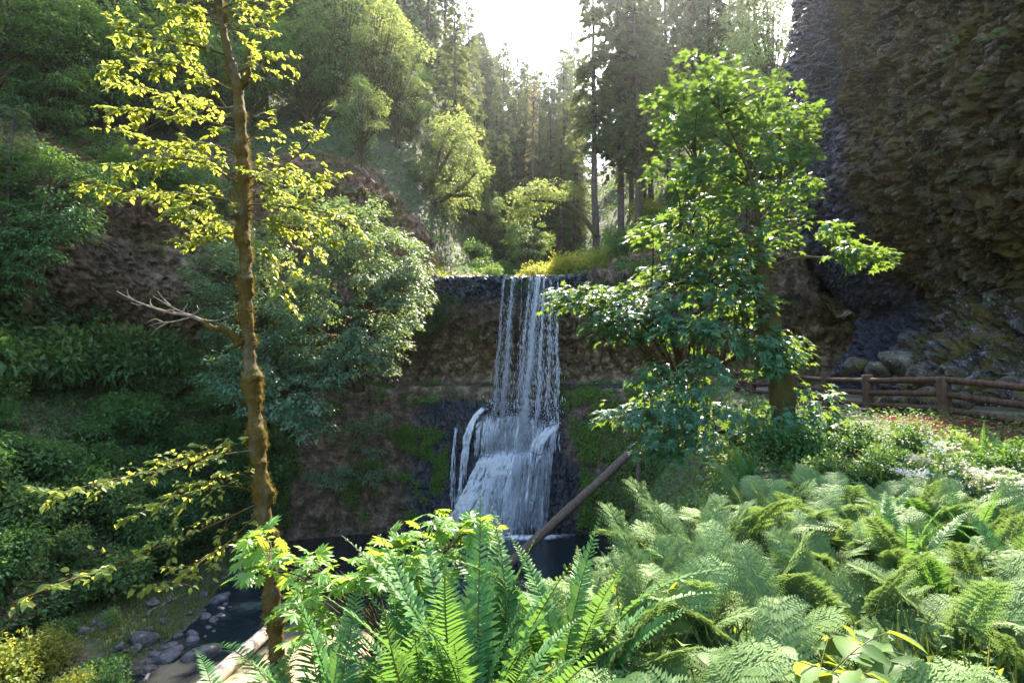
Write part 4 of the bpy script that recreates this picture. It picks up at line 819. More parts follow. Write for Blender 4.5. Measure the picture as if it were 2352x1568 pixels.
V, F, T = scatter(FLAT, ps, rng.normal(size=(n, 3)) + [0, 0, -.2], np.tile([0, 0, 1.0], (n, 1)) + rng.normal(size=(n, 3)) * .5, .3 + .4 * rng.random(n))
tag(link('undergrowth', make_mesh('undergrowth', V, F, M['shrub'], False, T)), 'green forest floor cover on the slopes above the falls', 'plants', None, 'stuff')
# left bank of the stream: grass, herbs
n = 46000; xs = rng.uniform(-44, -12, n); ys = rng.uniform(20, 60, n); dl = poly_side(STREAM, xs, ys); s_, _ = wall_info(xs, ys)
keep = (dl > .5) & (s_ < -1) & (fbm(np.stack([xs, ys, 0 * xs], -1) * .35, 3, 108) > -.18 - .02 * dl) & (xs / ys > -.98); xs, ys = xs[keep], ys[keep]; n = len(xs)
ps = np.stack([xs, ys, ground_z(xs, ys)], -1); fw = rng.normal(size=(n, 3)) * .45 + [.2, -.3, .9]
V, F, T = scatter(SLIM, ps, fw, rand_dir(n), .25 + .4 * rng.random(n), None, np.full(n, .7))
tag(link('grass', make_mesh('grass', V, F, M['grass'], False, T)), 'green and straw coloured grass on the left stream bank', 'grass', None, 'stuff')
n = 36000; xs = rng.uniform(-44, -12, n); ys = rng.uniform(20, 60, n); dl = poly_side(STREAM, xs, ys); s_, _ = wall_info(xs, ys)
keep = (dl > 1.5) & (s_ < -1) & (fbm(np.stack([xs, ys, 0 * xs], -1) * .3, 3, 109) > .05 - .015 * dl) & (xs / ys > -.98); xs, ys = xs[keep], ys[keep]; n = len(xs)
ps = np.stack([xs, ys, ground_z(xs, ys) + .5 * rng.random(n)], -1)
V, F, T = scatter(FLAT, ps, rng.normal(size=(n, 3)), np.tile([0, 0, 1.0], (n, 1)) + rng.normal(size=(n, 3)) * .4, .14 + .14 * rng.random(n))
tag(link('undergrowth', make_mesh('undergrowth', V, F, M['shrub'], False, T)), 'leafy low herbs among the grass on the left stream bank', 'plants', None, 'stuff')
# shrubs on the shaded left slope and the stream bank
g = np.random.default_rng(55); cand = np.argwhere((xg < -24) & (zg < .3) & (zg > -12.5) & (kg < 330) & (np.abs(xg / np.maximum(GWD[..., 1], 1)) < .93) & (GWD[..., 1] > 20))
for q in range(84):
    p_ = GWD[tuple(cand[g.integers(0, len(cand))])]; s = 1.0 + 1.1 * g.random()
    lab = 'dark shrub high on shaded left slope' if p_[2] > -4 else 'green shrub low on the left slope'
    plant('shrub', lab, 'shrub', SHR[q % 4], p_[0] + .6, p_[1] - .4, s, None, 'shrubs on the left slope', p_[2], ('stem', 'crown'), .1)
for q, (px, py, z, s, m_) in enumerate(((40, 1520, -12.9, 1.5, 1), (110, 1500, -12.9, 1.3, 1), (160, 1545, -13, 1.2, 1), (-10, 1560, -13, 1.6, 1), (230, 1530, -13.4, 1.0, 0), (260, 1560, -13.5, 1.0, 0), (60, 1400, -12.5, .9, 0), (170, 1380, -12.8, .9, 0), (230, 1330, -13, .8, 0), (40, 1300, -11.5, 1.2, 0), (310, 1290, -12.8, .9, 0), (250, 1420, -13.2, .7, 0), (130, 1440, -12.8, .8, 0), (400, 1240, -12.8, .9, 0))):
    p_ = at_z(px, py, z); lab = 'sunlit yellow bush in the lower left corner' if m_ else 'low green shrub on left stream bank'
    plant('shrub', lab, 'shrub', SHL[q % 2] if m_ else SHR[q % 4], p_[0], p_[1], s, None, 'shrubs on the stream bank', gz(p_[0], p_[1]), ('stem', 'crown'), .1)

# tall bushes along the left trail under the cliff
ks = [k for k in range(60, 330) if -46 < WS[k, 0] < -24 and WS[k, 1] > 22]
for q in range(26):
    k = ks[int((q + g.random()) / 26 * len(ks))]; d_ = 2.0 + 2.5 * g.random(); p_ = WS[k, :2] - W_OUT[k] * d_
    plant('bush', 'tall dark bush along the left trail', 'bush', SHR[q % 4], p_[0], p_[1], 1.9 + 1.5 * g.random(), None, 'bushes along the left trail', WS[k, 4] - .4, ('stem', 'crown'), .1, 1.25)

# ---------------------------------------------------------------- the mossy foreground tree
DY = 9.0
TRUNK = ((497, -60, 11), (503, 0, 12), (512, 60, 13), (522, 115, 15), (538, 165, 18), (548, 220, 20), (553, 300, 20), (558, 380, 20), (558, 440, 21), (558, 500, 24), (563, 580, 20), (565, 650, 21), (567, 720, 21), (572, 800, 21), (578, 870, 24), (584, 940, 22), (590, 1005, 27), (597, 1080, 26), (604, 1160, 28), (611, 1230, 29), (620, 1310, 27), (628, 1390, 27), (634, 1450, 26), (640, 1520, 26), (650, 1640, 29), (656, 1760, 34))
tpx = np.array(TRUNK, float); n = 420
tc_ = spline(np.array([at(a[0], a[1], DY) for a in TRUNK]), n); tr_ = np.interp(np.linspace(0, 1, n), np.linspace(0, 1, len(TRUNK)), tpx[:, 2] * .58 * m_per_px(DY))
DB = tc_[-1].copy(); zb_ = gz(DB[0], DB[1])
dog = thing('mossy_tree', 'slender moss covered tree with bright yellow green leaves standing before the gorge', 'tree', DB)
sides = 28; V, F = tube(tc_, tr_, sides); cen_ = np.concatenate([np.repeat(tc_, sides, 0), tc_[:1], tc_[-1:]]); nrm_ = unit(V - cen_)
lump = smooth(fbm(V * np.array([4, 4, 3.2]), 3, 200), -.05, .5) * .03 + smooth(fbm(V * np.array([3.5, 3.5, 5.5]), 3, 204), .1, .5) * .045 + fbm(V * 14, 3, 202) * .022
for px, py, r_, a_ in ((585, 868, 16, .075), (566, 640, 14, .06), (590, 1000, 20, .06), (548, 540, 14, .05), (600, 1120, 18, .05), (552, 720, 13, .05), (540, 470, 16, .05), (545, 340, 12, .05), (556, 260, 12, .05)):
    c0 = at(px, py, DY - .1); lump = lump + a_ * np.exp(-((V - c0) ** 2).sum(-1) / (2 * (r_ * m_per_px(DY)) ** 2))
V = V + nrm_ * lump[:, None]
b = Bag(); b.add(V - DB, F); link('trunk', b.mesh('trunk', M['bark_dogwood']), dog)
# moss fuzz
n = 26000; k = rng.integers(0, len(V) - 2, n); mossy = (lump[k] > .012) ; k = k[mossy]; n = len(k)
pm = V[k] + rng.normal(size=(n, 3)) * .012; fw = nrm_[k] + rng.normal(size=(n, 3)) * .5 + [0, 0, -.35]
Vm, Fm, Tm = scatter(SLIM, pm - DB, fw, rand_dir(n), .022 + .03 * rng.random(n))
M['moss_fuzz'] = leaf_mat('moss_fuzz', (.05, .040, .006), (.14, .105, .015), (.26, .19, .02), .3, .8, .1)
link('moss', make_mesh('moss', Vm, Fm, M['moss_fuzz'], False, Tm), dog, kind='stuff')
# mossy broken stub beside the leader
st = spline(np.array([at(a, b_, DY) for a, b_ in ((548, 205), (566, 180), (572, 150), (572, 115), (577, 88))]), 40); Vs, Fs = tube(st, np.interp(np.linspace(0, 1, 40), [0, .5, .9, 1], np.array([9, 7, 7, 5]) * m_per_px(DY)), 14)
cs = np.concatenate([np.repeat(st, 14, 0), st[:1], st[-1:]]); Vs = Vs + unit(Vs - cs) * (.03 * fbm(Vs * 9, 3, 77))[:, None]
b = Bag(); b.add(Vs - DB, Fs); link('broken_stub', b.mesh('broken_stub', M['moss']), dog)
LP, LF, LN, LS = [], [], [], []
def leafy_branch(pts, r0=3.0, twigs=12, tl=.38, per=9, size=.105, y0=DY, y1=DY, name='branch', bare=.12):
    m_ = len(pts); Ys = np.linspace(y0, y1, m_); c = spline(np.array([at(p[0], p[1], Ys[i]) for i, p in enumerate(pts)]), 26)
    b = Bag()
    b.add(*(lambda q: (q[0] - DB, q[1]))(tube(c, np.linspace(r0, .7, 26) * m_per_px(DY), 6)))
    tn = unit(np.gradient(c, axis=0))
    for i in range(twigs):
        f = bare + (1 - bare) * (i + rng.random()) / twigs; k = min(25, int(f * 25)); d = tn[k]
        sd_ = unit(np.cross(d, [0, 0, 1])[None])[0] * (1 if i % 2 else -1); dr = unit((d * .8 + sd_ * (.5 + .5 * rng.random()) + rng.normal(size=3) * .38 + np.array([0, 0, .12]))[None])[0]
        L_ = tl * (.5 + .8 * rng.random()) * (1.15 - .5 * f); t = np.linspace(0, 1, 6)[:, None]
        tp = c[k] + dr * t * L_ + np.array([0, 0, -.18]) * (t ** 2) * L_
        b.add(tube(tp, np.linspace(.9, .35, 6) * m_per_px(DY), 4, False)[0] - DB, tube(tp, np.ones(6), 4, False)[1])
        nl = max(3, int(per * (.6 + .7 * rng.random()))); ft = .2 + .8 * rng.random(nl); ft[0] = 1.0
        pp_ = np.stack([np.interp(ft, t[:, 0], tp[:, q]) for q in range(3)], -1)
        s2 = unit(np.cross(dr, [0, 0, 1])[None])[0] * np.where(rng.random(nl) < .5, 1, -1)[:, None]
        LP.append(pp_ + rng.normal(size=(nl, 3)) * .012); LF.append(dr * .6 + s2 * .8 + rng.normal(size=(nl, 3)) * .3 + np.array([0, 0, -.30])); LN.append(np.tile([0, 0, 1.0], (nl, 1)) + rng.normal(size=(nl, 3)) * .30 + np.array([.1, -.35, 0])); LS.append(size * (.65 + .6 * rng.random(nl)))
    link(name, b.mesh(name, M['dead_wood'] if name != 'branch' else M['bark_dogwood']), dog)
for pts, r0, tw, y1 in (
        (((530, 130), (470, 110), (400, 95), (330, 85), (262, 68)), 3.4, 20, 8.2), (((545, 215), (470, 175), (400, 150), (320, 145), (250, 160)), 3.4, 20, 8.6), (((550, 245), (490, 248), (430, 225), (340, 205), (262, 195)), 3.8, 22, 9.8),
        (((552, 300), (480, 280), (400, 262), (320, 255), (240, 245)), 3.0, 20, 8.4), (((556, 360), (480, 330), (410, 335), (330, 320), (262, 290)), 3.0, 18, 9.6), (((558, 430), (490, 385), (420, 365), (340, 370), (262, 390)), 3.2, 22, 8.3),
        (((558, 465), (470, 450), (380, 440), (290, 438), (180, 415)), 3.2, 24, 8.6), (((558, 500), (500, 490), (450, 478), (390, 480)), 2.6, 15, 8.2), (((560, 540), (520, 535), (470, 555), (440, 550)), 2.4, 10, 8.8), (((560, 520), (520, 510), (480, 515), (420, 520)), 2.2, 12, 9.5),
        (((560, 440), (620, 400), (690, 350), (748, 285)), 2.2, 9, 9.4), (((562, 470), (620, 470), (690, 480), (760, 490), (818, 520)), 2.8, 22, 8.8), (((562, 460), (610, 440), (660, 430), (720, 430), (770, 400)), 2.6, 18, 9.4), (((562, 500), (620, 510), (670, 530), (715, 575)), 2.4, 15, 8.8), (((564, 540), (610, 570), (640, 620), (655, 688)), 2.0, 12, 8.8), (((563, 480), (640, 500), (700, 510), (745, 560)), 2.0, 12, 8.4), (((562, 420), (590, 400), (640, 390), (690, 395)), 2.2, 12, 8.5),
        (((512, 60), (470, 45), (440, 30), (400, 20)), 2.4, 14, 8.8), (((515, 60), (560, 70), (610, 50), (650, 5)), 2.4, 12, 9.2), (((540, 170), (580, 150), (615, 135), (640, 140)), 2.0, 8, 8.8), (((505, 10), (470, -15), (430, -40)), 2.2, 10, 8.8), (((505, 20), (560, 0), (600, -20)), 2.2, 12, 9.3), (((554, 330), (600, 300), (640, 300), (700, 285)), 1.8, 6, 8.8),
        (((592, 1008), (520, 1025), (440, 1045), (370, 1060)), 2.8, 13, 8.0), (((594, 1030), (480, 1050), (380, 1080), (280, 1095), (180, 1120), (100, 1140)), 3.2, 24, 7.0), (((600, 1130), (520, 1115), (440, 1130), (350, 1165), (290, 1190)), 2.6, 16, 7.6), (((604, 1150), (520, 1190), (430, 1230), (340, 1265), (250, 1300), (160, 1330), (20, 1385)), 3.2, 22, 6.0), (((604, 1165), (530, 1240), (460, 1290), (400, 1330), (360, 1345)), 2.4, 16, 7.4), (((604, 1120), (540, 1080), (470, 1110), (400, 1110)), 2.0, 10, 8.2)):
    leafy_branch(pts, r0 * .8, int(tw * 1.15), y1=y1, tl=.50 if pts[0][1] < 900 else .40, per=20 if pts[0][1] < 900 else 9, size=.092)
LP, LF, LN, LS = (np.concatenate(q) for q in (LP, LF, LN, LS)); LT = rng.random(len(LP)); pick = np.zeros(len(LP), bool)
leaf_objects(dog, DB, OVAL, LP, LF, LN, LS, LT, M['dogwood'], 300, pick)
V, F, T = scatter(OVAL, LP[~pick], LF[~pick], LN[~pick], LS[~pick], LT[~pick])
link('leaves', make_mesh('leaves', V - DB, F, M['dogwood'], False, T), dog, kind='stuff')
# bare dead branch with a mossy elbow
b = Bag()
def bare(pts, r0, r1, mat='dead_wood', n=18):
    c = spline(np.array([at(p[0], p[1], p[2] if len(p) > 2 else 8.6) for p in pts]), n); return (lambda q: (q[0] - DB, q[1]))(tube(c, np.linspace(r0, r1, n) * m_per_px(DY), 6))
b.add(*bare(((552, 790, 8.9), (535, 770, 8.8), (510, 755, 8.7), (485, 752, 8.6), (470, 735, 8.6)), 10, 6)); mo = b.mesh('mossy_elbow', M['moss']); 
db = Bag(); db.add(*bare(((472, 738), (430, 722), (395, 718), (350, 705), (310, 690), (268, 668)), 4.5, 1.2))
for tw in (((440, 727), (400, 738), (370, 740), (340, 748)), ((385, 740), (360, 755), (345, 772)), ((372, 738), (355, 732), (335, 742)), ((432, 722), (395, 705), (370, 690), (352, 680)), ((395, 705), (375, 685), (362, 668)), ((310, 690), (296, 680), (292, 664)), ((350, 705), (345, 695), (346, 685)), ((440, 725), (455, 712), (452, 700)), ((470, 735), (500, 735), (535, 722)), ((400, 712), (385, 712), (375, 722)), ((330, 697), (320, 700), (300, 694)), ((420, 717), (425, 705), (430, 698))): db.add(*bare(tw, 2.0, .7, n=8))
dbo = link('dead_branch', db.mesh('dead_branch', M['dead_wood']), dog); link('mossy_elbow', mo, dbo)

# ---------------------------------------------------------------- the big maple on the right, on a mossy broken trunk
MY = 14.0
picture_tree('maple_tree', 'large bigleaf maple on a mossy broken trunk in front of the fence', 'maple', (
    (1620, 200, 70, 50, 14, .8, 11), (1560, 270, 60, 60, 13.6, .8, 11), (1660, 280, 80, 60, 14.5, .8, 12), (1780, 250, 70, 60, 14.6, .6, 6), (1760, 330, 80, 60, 14.2, .8, 6), (1590, 370, 80, 60, 13.8, .8, 10), (1690, 420, 80, 60, 14.2, 1, 7), (1820, 380, 60, 40, 14, .6, 4),
    (1560, 520, 70, 60, 13.5, 1, 9), (1640, 560, 100, 60, 13.6, 1, 11), (1850, 540, 70, 40, 13.8, .7, 4), (1940, 590, 70, 28, 13.2, .4, 4), (1600, 640, 100, 50, 13.4, 1, 11), (1790, 480, 40, 50, 14, .6, 4), (1640, 730, 120, 60, 13.2, 1, 12), (1330, 682, 70, 18, 12.6, .5, 7), (1430, 690, 60, 30, 12.8, .6, 7), (1420, 750, 60, 28, 12.8, .5, 6), (1500, 700, 60, 40, 13, .7, 7), (1560, 760, 70, 50, 13, .8, 7), (1700, 830, 80, 60, 13, .8, 5), (1800, 790, 50, 60, 13.2, .5, 4), (1560, 880, 90, 50, 13, .8, 8), (1480, 930, 70, 50, 12.8, .8, 8), (1620, 960, 110, 50, 12.8, 1, 9), (1740, 990, 90, 50, 12.6, .8, 6), (1850, 930, 50, 60, 12.8, .5, 4), (1500, 1010, 70, 40, 12.6, .6, 6), (1780, 860, 45, 90, 12.9, .3, 4), (1800, 1000, 60, 60, 12.6, .3, 4), (1690, 640, 60, 90, 12.9, .4, 5), (1850, 1020, 60, 40, 12.4, .5, 4)), 44, .215, .50,
    ((1808, 1080, 30), (1802, 1000, 27), (1796, 900, 26), (1780, 800, 24), (1765, 720, 23), (1750, 640, 22), (1735, 570, 19), (1716, 522, 11)), MY, 'maple_teal', MAPLE, 'bark_maple', 12, 300, limbs=(
    ((1752, 600, 7), (1742, 500, 6), (1725, 410, 5), (1700, 345, 4), (1672, 290, 3), (1640, 240, 2)), ((1700, 350, 3), (1640, 310, 2.2), (1580, 290, 1.6)), ((1730, 430, 3.4), (1660, 400, 2.2), (1600, 380, 1.6)), ((1740, 480, 3), (1790, 420, 2), (1840, 370, 1.5)), ((1790, 770, 11), (1720, 800, 8), (1650, 840, 6), (1590, 850, 4), (1540, 880, 2)), ((1765, 700, 8), (1680, 660, 6), (1560, 650, 4), (1440, 680, 3), (1320, 680, 1.5)), ((1750, 620, 5), (1840, 590, 3), (1950, 600, 1.5)), ((1800, 920, 10), (1740, 960, 7), (1660, 990, 5), (1560, 1000, 3)), ((1760, 1010, 9), (1775, 1060, 8), (1810, 1110, 6)), ((1600, 850, 3), (1560, 920, 2), (1500, 960, 1.5)), ((1745, 600, 5), (1650, 560, 3.5), (1560, 530, 2)))).location
# vine maple shoots in the near foreground
VY = 3.0
picture_tree('vine_maple', 'young vine maple with many pointed pale green leaves in the near foreground', 'vine maple', ((600, 1255, 26, 30, 3.2, .15, 6), (625, 1295, 34, 30, 3.2, .15, 7), (715, 1320, 55, 40, 3.1, .2, 10), (790, 1330, 50, 40, 3.0, .2, 7), (850, 1310, 40, 30, 3.0, .2, 5), (940, 1250, 30, 40, 3.0, .2, 6), (1000, 1200, 36, 28, 3.0, .2, 6), (990, 1275, 50, 30, 2.9, .2, 6), (1085, 1215, 28, 30, 2.9, .15, 5), (900, 1320, 60, 40, 2.9, .2, 8), (700, 1400, 50, 30, 3.0, .2, 6), (760, 1440, 50, 40, 2.9, .2, 6)), 4, .105, .075,
    ((880, 1750, 5), (900, 1550, 4), (930, 1400, 3), (960, 1290, 2.2), (1010, 1170, 1.2)), VY, 'vine_maple', MAPLE_T, 'bark_maple', 14, 400, thick=.22, limbs=(((905, 1520, 3), (840, 1400, 2.2), (740, 1340, 1.6), (620, 1300, 1.1)), ((930, 1400, 3), (880, 1320, 2), (850, 1250, 1.2)), ((950, 1320, 2.5), (1030, 1260, 2), (1090, 1200, 1)))).location
# ---------------------------------------------------------------- ferns
def arc(th0, bend, n, power=1.4):
    s = np.linspace(0, 1, n); th = R(th0) - R(bend) * s ** power; ds = 1.0 / (n - 1)
    return np.stack([0 * s, np.cumsum(np.cos(th)) * ds, np.cumsum(np.sin(th)) * ds], -1), np.stack([0 * s, np.cos(th), np.sin(th)], -1), np.stack([0 * s, -np.sin(th), np.cos(th)], -1)
def frond_sword(seed, th0, bend, npin=46, mat='sword'):
    g = np.random.default_rng(seed); c, t, u_ = arc(th0, bend, 40); tw = g.normal() * .12
    c[:, 0] += tw * np.linspace(0, 1, 40) ** 2
    b = Bag(); V, F = tube(c, np.linspace(.0055, .0015, 40), 4, False); nv = len(V); b.add(V, F, .5); nrach = len(F[0])
    s = np.linspace(.13, .995, npin); prof = .105 * np.minimum(1, (s - .05) / .22) * (1 - ((s - .35) / .68).clip(0) ** 1.5)
    for sg in (-1, 1):
        ci = np.stack([np.interp(s, np.linspace(0, 1, 40), c[:, q]) for q in range(3)], -1); ti = np.stack([np.interp(s, np.linspace(0, 1, 40), t[:, q]) for q in range(3)], -1); ui = np.stack([np.interp(s, np.linspace(0, 1, 40), u_[:, q]) for q in range(3)], -1)
        d = np.array([sg, 0, 0]) * .9 + ti * (.32 + .3 * s[:, None]) + ui * (.22 + .12 * g.normal(size=(npin, 1))) + g.normal(size=(npin, 3)) * .06
        tpl = (np.array([[0, 0, 0], [.085, .12, 0], [.07, .6, -.03], [0, 1, -.14], [-.075, .6, -.03], [-.05, .1, 0]], float), np.array([[0, 1, 2], [0, 2, 4], [0, 4, 5], [2, 3, 4]]))
        V, F, T = scatter(tpl, ci, d, ui + ti * .35, np.maximum(prof, .012) * (.9 + .2 * g.random(npin)), np.clip(.45 + .2 * g.normal(size=npin) + .2 * s, 0, 1), np.clip(.021 / np.maximum(prof, .012) / .17, .8, 1.9)); b.add(V, F, T)
    me = make_mesh('frond', np.concatenate(b.V), [np.concatenate(b.F[4]), np.concatenate(b.F[3])], [M[mat], M['rachis']], False, np.concatenate(b.T), np.concatenate([np.ones(nrach), np.zeros(sum(len(f) for f in b.F[3]))]))
    return me
def frond_lady(seed, th0, bend, npin=21, mat='lady'):
    g = np.random.default_rng(seed); m_ = 30; c, t, u_ = arc(th0, bend, m_, 1.25); c[:, 0] += g.normal() * .10 * np.linspace(0, 1, m_) ** 2
    b = Bag(); V, F = tube(c, np.linspace(.006, .0012, m_), 4, False); nrach = len(F[0]); b.add(V, F, .5)
    P, D, U, S, T_ = [], [], [], [], []
    for i in range(npin):
        s = .16 + .83 * i / (npin - 1); L = .215 * math.sin(math.pi * min(1, .12 + .95 * (1 - s) ** .8)) ** .8 + .012; L *= .75 + .25 * (s > .3)
        p0 = np.array([np.interp(s, np.linspace(0, 1, m_), c[:, q]) for q in range(3)]); tt = np.array([np.interp(s, np.linspace(0, 1, m_), t[:, q]) for q in range(3)]); uu = np.array([np.interp(s, np.linspace(0, 1, m_), u_[:, q]) for q in range(3)])
        for sg in (-1, 1):
            d = unit((np.array([sg, 0, 0]) + tt * (.28 + .35 * s) + uu * (.12 + .1 * g.normal()) + g.normal(size=3) * .05)[None])[0]
            n = max(3, int(L / .0175)); f = (np.arange(n) + .6) / n; pp_ = p0 + d * (f * L)[:, None] - uu * (f ** 2 * L * .22)[:, None]
            sd_ = unit(np.cross(d, uu)[None])[0]
            for s2 in (-1, 1):
                P.append(pp_); D.append(sd_ * s2 * .9 + d * .55 - uu * .12 + g.normal(size=(n, 3)) * .08); U.append(np.tile(uu, (n, 1))); S.append((.062 * (1 - f ** 1.3) * (L / .2) ** .5 + .008)); T_.append(np.full(n, np.clip(.4 + .3 * g.random() + .2 * s, 0, 1)))
    tpl = (np.array([[0, 0, 0], [.21, .35, .02], [0, 1, -.08], [-.21, .35, .02]], float), np.array([[0, 1, 2], [0, 2, 3]]))
    V, F, T = scatter(tpl, np.concatenate(P), np.concatenate(D), np.concatenate(U), np.concatenate(S), np.concatenate(T_)); b.add(V, F, T)
    return make_mesh('frond', np.concatenate(b.V), [np.concatenate(b.F[4]), np.concatenate(b.F[3])], [M[mat], M['rachis']], False, np.concatenate(b.T), np.concatenate([np.ones(nrach), np.zeros(sum(len(f) for f in b.F[3]))]))
SW = [frond_sword(60 + i, a, b_) for i, (a, b_) in enumerate(((86, 28), (80, 45), (74, 62), (66, 80), (56, 75), (44, 70), (78, 35), (84, 55)))]
LA = [frond_lady(80 + i, a, b_) for i, (a, b_) in enumerate(((80, 55), (68, 75), (58, 70), (46, 62), (74, 90), (34, 45), (86, 40), (62, 40)))]
def fern(name, label, meshes, x, y, nf, length, group, seed, z=None, az0=None, spread=2 * math.pi, order=None):
    g = np.random.default_rng(seed); z = gz(x, y) if z is None else z; t = thing(name, label, 'fern', (x, y, z - .02), 0, group)
    for i in range(nf):
        a = (az0 or 0) + spread * ((i + .7 * g.random()) / nf - (.5 if az0 is not None else 0)); k = g.integers(0, len(meshes)) if order is None else order[i % len(order)]
        link('frond', meshes[k], t, (.03 * g.normal(), .03 * g.normal(), 0), (.12 * g.normal(), .18 * g.normal(), a), length * (.72 + .45 * g.random()))
    return t
fern('sword_fern', 'large upright sword fern filling the bottom centre foreground', SW, X_of(1085, 2.3), 2.3, 54, 1.06, 'sword ferns in the foreground', 1, order=[0, 0, 1, 6, 2, 0, 6, 7, 6, 1])
fern('sword_fern', 'arching sword fern left of the large one, over the pool edge', SW, X_of(800, 2.35), 2.3, 22, 1.05, 'sword ferns in the foreground', 2, order=[1, 2, 3, 4, 2, 0, 5])
fern('sword_fern', 'low sword fern spreading into the bottom left of the foreground', SW, X_of(610, 2.5), 2.35, 12, .8, 'sword ferns in the foreground', 3, order=[3, 4, 5, 2])
fern('sword_fern', 'sword fern with two tall fronds leaning right over the pool', SW, X_of(1290, 2.9), 2.9, 16, 1.05, 'sword ferns in the foreground', 4, order=[2, 1, 3, 0, 4])
for q, (px, Y, L_, n_, lab) in enumerate(((2040, 5.0, 1.0, 15, 'sunlit sword fern with one tall upright frond among lady ferns'), (2180, 5.6, .95, 16, 'blue green sword fern under the white flowering shrub'), (1960, 5.6, .95, 14, 'sword fern with pale shining fronds behind the lady ferns'), (2300, 4.6, .9, 14, 'sword fern at the right edge below the white blossoms'), (2330, 9.5, 1.0, 16, 'dark sword fern by the fence at the right edge'), (2260, 10.5, .9, 14, 'dark sword fern just in front of the fence post'), (1700, 9.5, .9, 14, 'shaded sword fern below the maple trunk'), (1850, 8.6, .8, 12, 'shaded sword fern in the dark gap behind the lady ferns'), (1600, 8.5, .8, 12, 'shaded sword fern at the bank edge near the leaning log'))):
    fern('sword_fern', lab, SW, X_of(px, Y), Y, n_, L_, 'sword ferns on the right bank', 20 + q)
g = np.random.default_rng(9); cnt = 0; spots = []; tries = 0
LB = [frond_lady(180 + i, a, b_, 21, 'dry_fern') for i, (a, b_) in enumerate(((50, 80), (35, 70)))]; LC = LA + [frond_lady(190 + i, a, b_, 24, 'sword') for i, (a, b_) in enumerate(((76, 60), (60, 60), (48, 55)))]
def skyline(px): return np.interp(px, (1150, 1250, 1350, 1450, 1500, 1600, 1700, 1900, 2352), (1420, 1345, 1300, 1270, 1215, 1160, 1100, 1085, 1095))
def py_of(x, y, z):
    s_ = z / y; v_ = (s_ - math.tan(PITCH)) / (1 + s_ * math.tan(PITCH)); return (341 - 568.9 * v_) * 2.296875
while cnt < 132 and tries < 30000:
    tries += 1; Y = 1.7 + 6.2 * g.random() ** 1.2; x = (-.02 + .98 * g.random()) * Y; e = poly_side(BENCH, [x], [Y])[0]; L_ = .50 + .30 * g.random() + .04 * max(0, Y - 3)
    if e < .05: continue
    px = (512 + 568.9 * x / Y * 1.03) * 2.296875
    if px < 1240 or py_of(x, Y, gz(x, Y) + .85 * L_) < skyline(px): continue
    if any((x - a) ** 2 + (Y - b_) ** 2 < (.08 + .045 * Y) ** 2 for a, b_ in spots): continue
    if px > 1720 and Y < 2.7 and g.random() < .88: continue
    spots.append((x, Y)); r_ = x / Y
    lab = 'pale lady fern at the back of fern bank' if Y > 5 else ('light green lady fern near the sword fern' if r_ < .34 else ('sunlit lady fern mid way along the bank' if r_ < .62 else 'lady fern toward the right edge'))
    t = fern('lady_fern', lab, LC if cnt % 3 == 0 else LA, x, Y, 8, L_, 'lady ferns on the right bank', 200 + cnt); cnt += 1
    if cnt % 4 == 0: link('dead_frond', LB[cnt % 2], t, None, (0, 0, g.random() * 6.28), L_ * .8)
# tall lady fern frond standing clear at the left end of the bank
fern('lady_fern', 'tall lady fern with frond standing clear against the dark bank', LA, X_of(1650, 5.0), 5.0, 8, 1.15, 'lady ferns on the right bank', 777, order=[0, 0, 1, 2])
fern('lady_fern', 'yellow green lady fern with level pinnae at the back of bank', LA, X_of(1850, 5.6), 5.6, 7, 1.05, 'lady ferns on the right bank', 778, order=[0, 1, 0])
for q, (px, Y, L_) in enumerate(((1560, 4.6, .95), (1760, 6.2, 1.0), (1920, 6.4, 1.0), (2010, 6.8, 1.05), (2100, 6.2, 1.0), (1700, 5.4, .9), (1820, 4.8, .85), (2240, 5.8, .95))):
    fern('lady_fern', 'tall arching lady fern rising along the top of the bank', LC, X_of(px, Y), Y, 9, L_, 'lady ferns on the right bank', 800 + q, order=[0, 6, 1, 8, 0, 2])
# herbs between the ferns
n = 34000; ys = 1.0 + 12 * rng.random(n) ** 1.3; xs = (-.5 + 1.5 * rng.random(n)) * ys; e = poly_side(BENCH, xs, ys); keep = e > -.8; xs, ys, e = xs[keep], ys[keep], e[keep]; n = len(xs)
ps = np.stack([xs, ys, ground_z(xs, ys) + .02 + .42 * rng.random(n) ** 1.2], -1)
V, F, T = scatter(KITE, ps, rng.normal(size=(n, 3)) * [1, 1, .4], np.tile([0, 0, 1.0], (n, 1)) + rng.normal(size=(n, 3)) * .4, .035 + .05 * rng.random(n))
tag(link('undergrowth', make_mesh('undergrowth', V, F, M['broad'], False, T)), 'small leafy herbs filling the ground between the ferns', 'plants', None, 'stuff')
n = 5000; ys = 1.2 + 5 * rng.random(n) ** 1.2; xs = (.2 + .78 * rng.random(n)) * ys; ps = np.stack([xs, ys, ground_z(xs, ys)], -1)
V, F, T = scatter(SLIM, ps, rng.normal(size=(n, 3)) * .35 + [0, 0, 1.0], rand_dir(n), .18 + .42 * rng.random(n), None, np.full(n, .07)); 
tag(link('grass', make_mesh('grass', V, F, M['grass'], False, T)), 'thin grass stems among the ferns', 'grass', None, 'stuff')
n = 30000; ys = 4 + 40 * rng.random(n) ** 1.3; xs = (.0 + .5 * rng.random(n)) * ys; e = poly_side(BENCH, xs, ys); keep = (e < .3) & (e > -9); xs, ys = xs[keep], ys[keep]; n = len(xs)
ps = np.stack([xs, ys, ground_z(xs, ys) + .05 + .5 * rng.random(n)], -1)
V, F, T = scatter(FLAT, ps, rng.normal(size=(n, 3)) + [-.4, 0, -.3], np.tile([-.5, -.3, 1.0], (n, 1)) + rng.normal(size=(n, 3)) * .4, np.clip(.008 * ys, .04, .2) * (.7 + .7 * rng.random(n)))
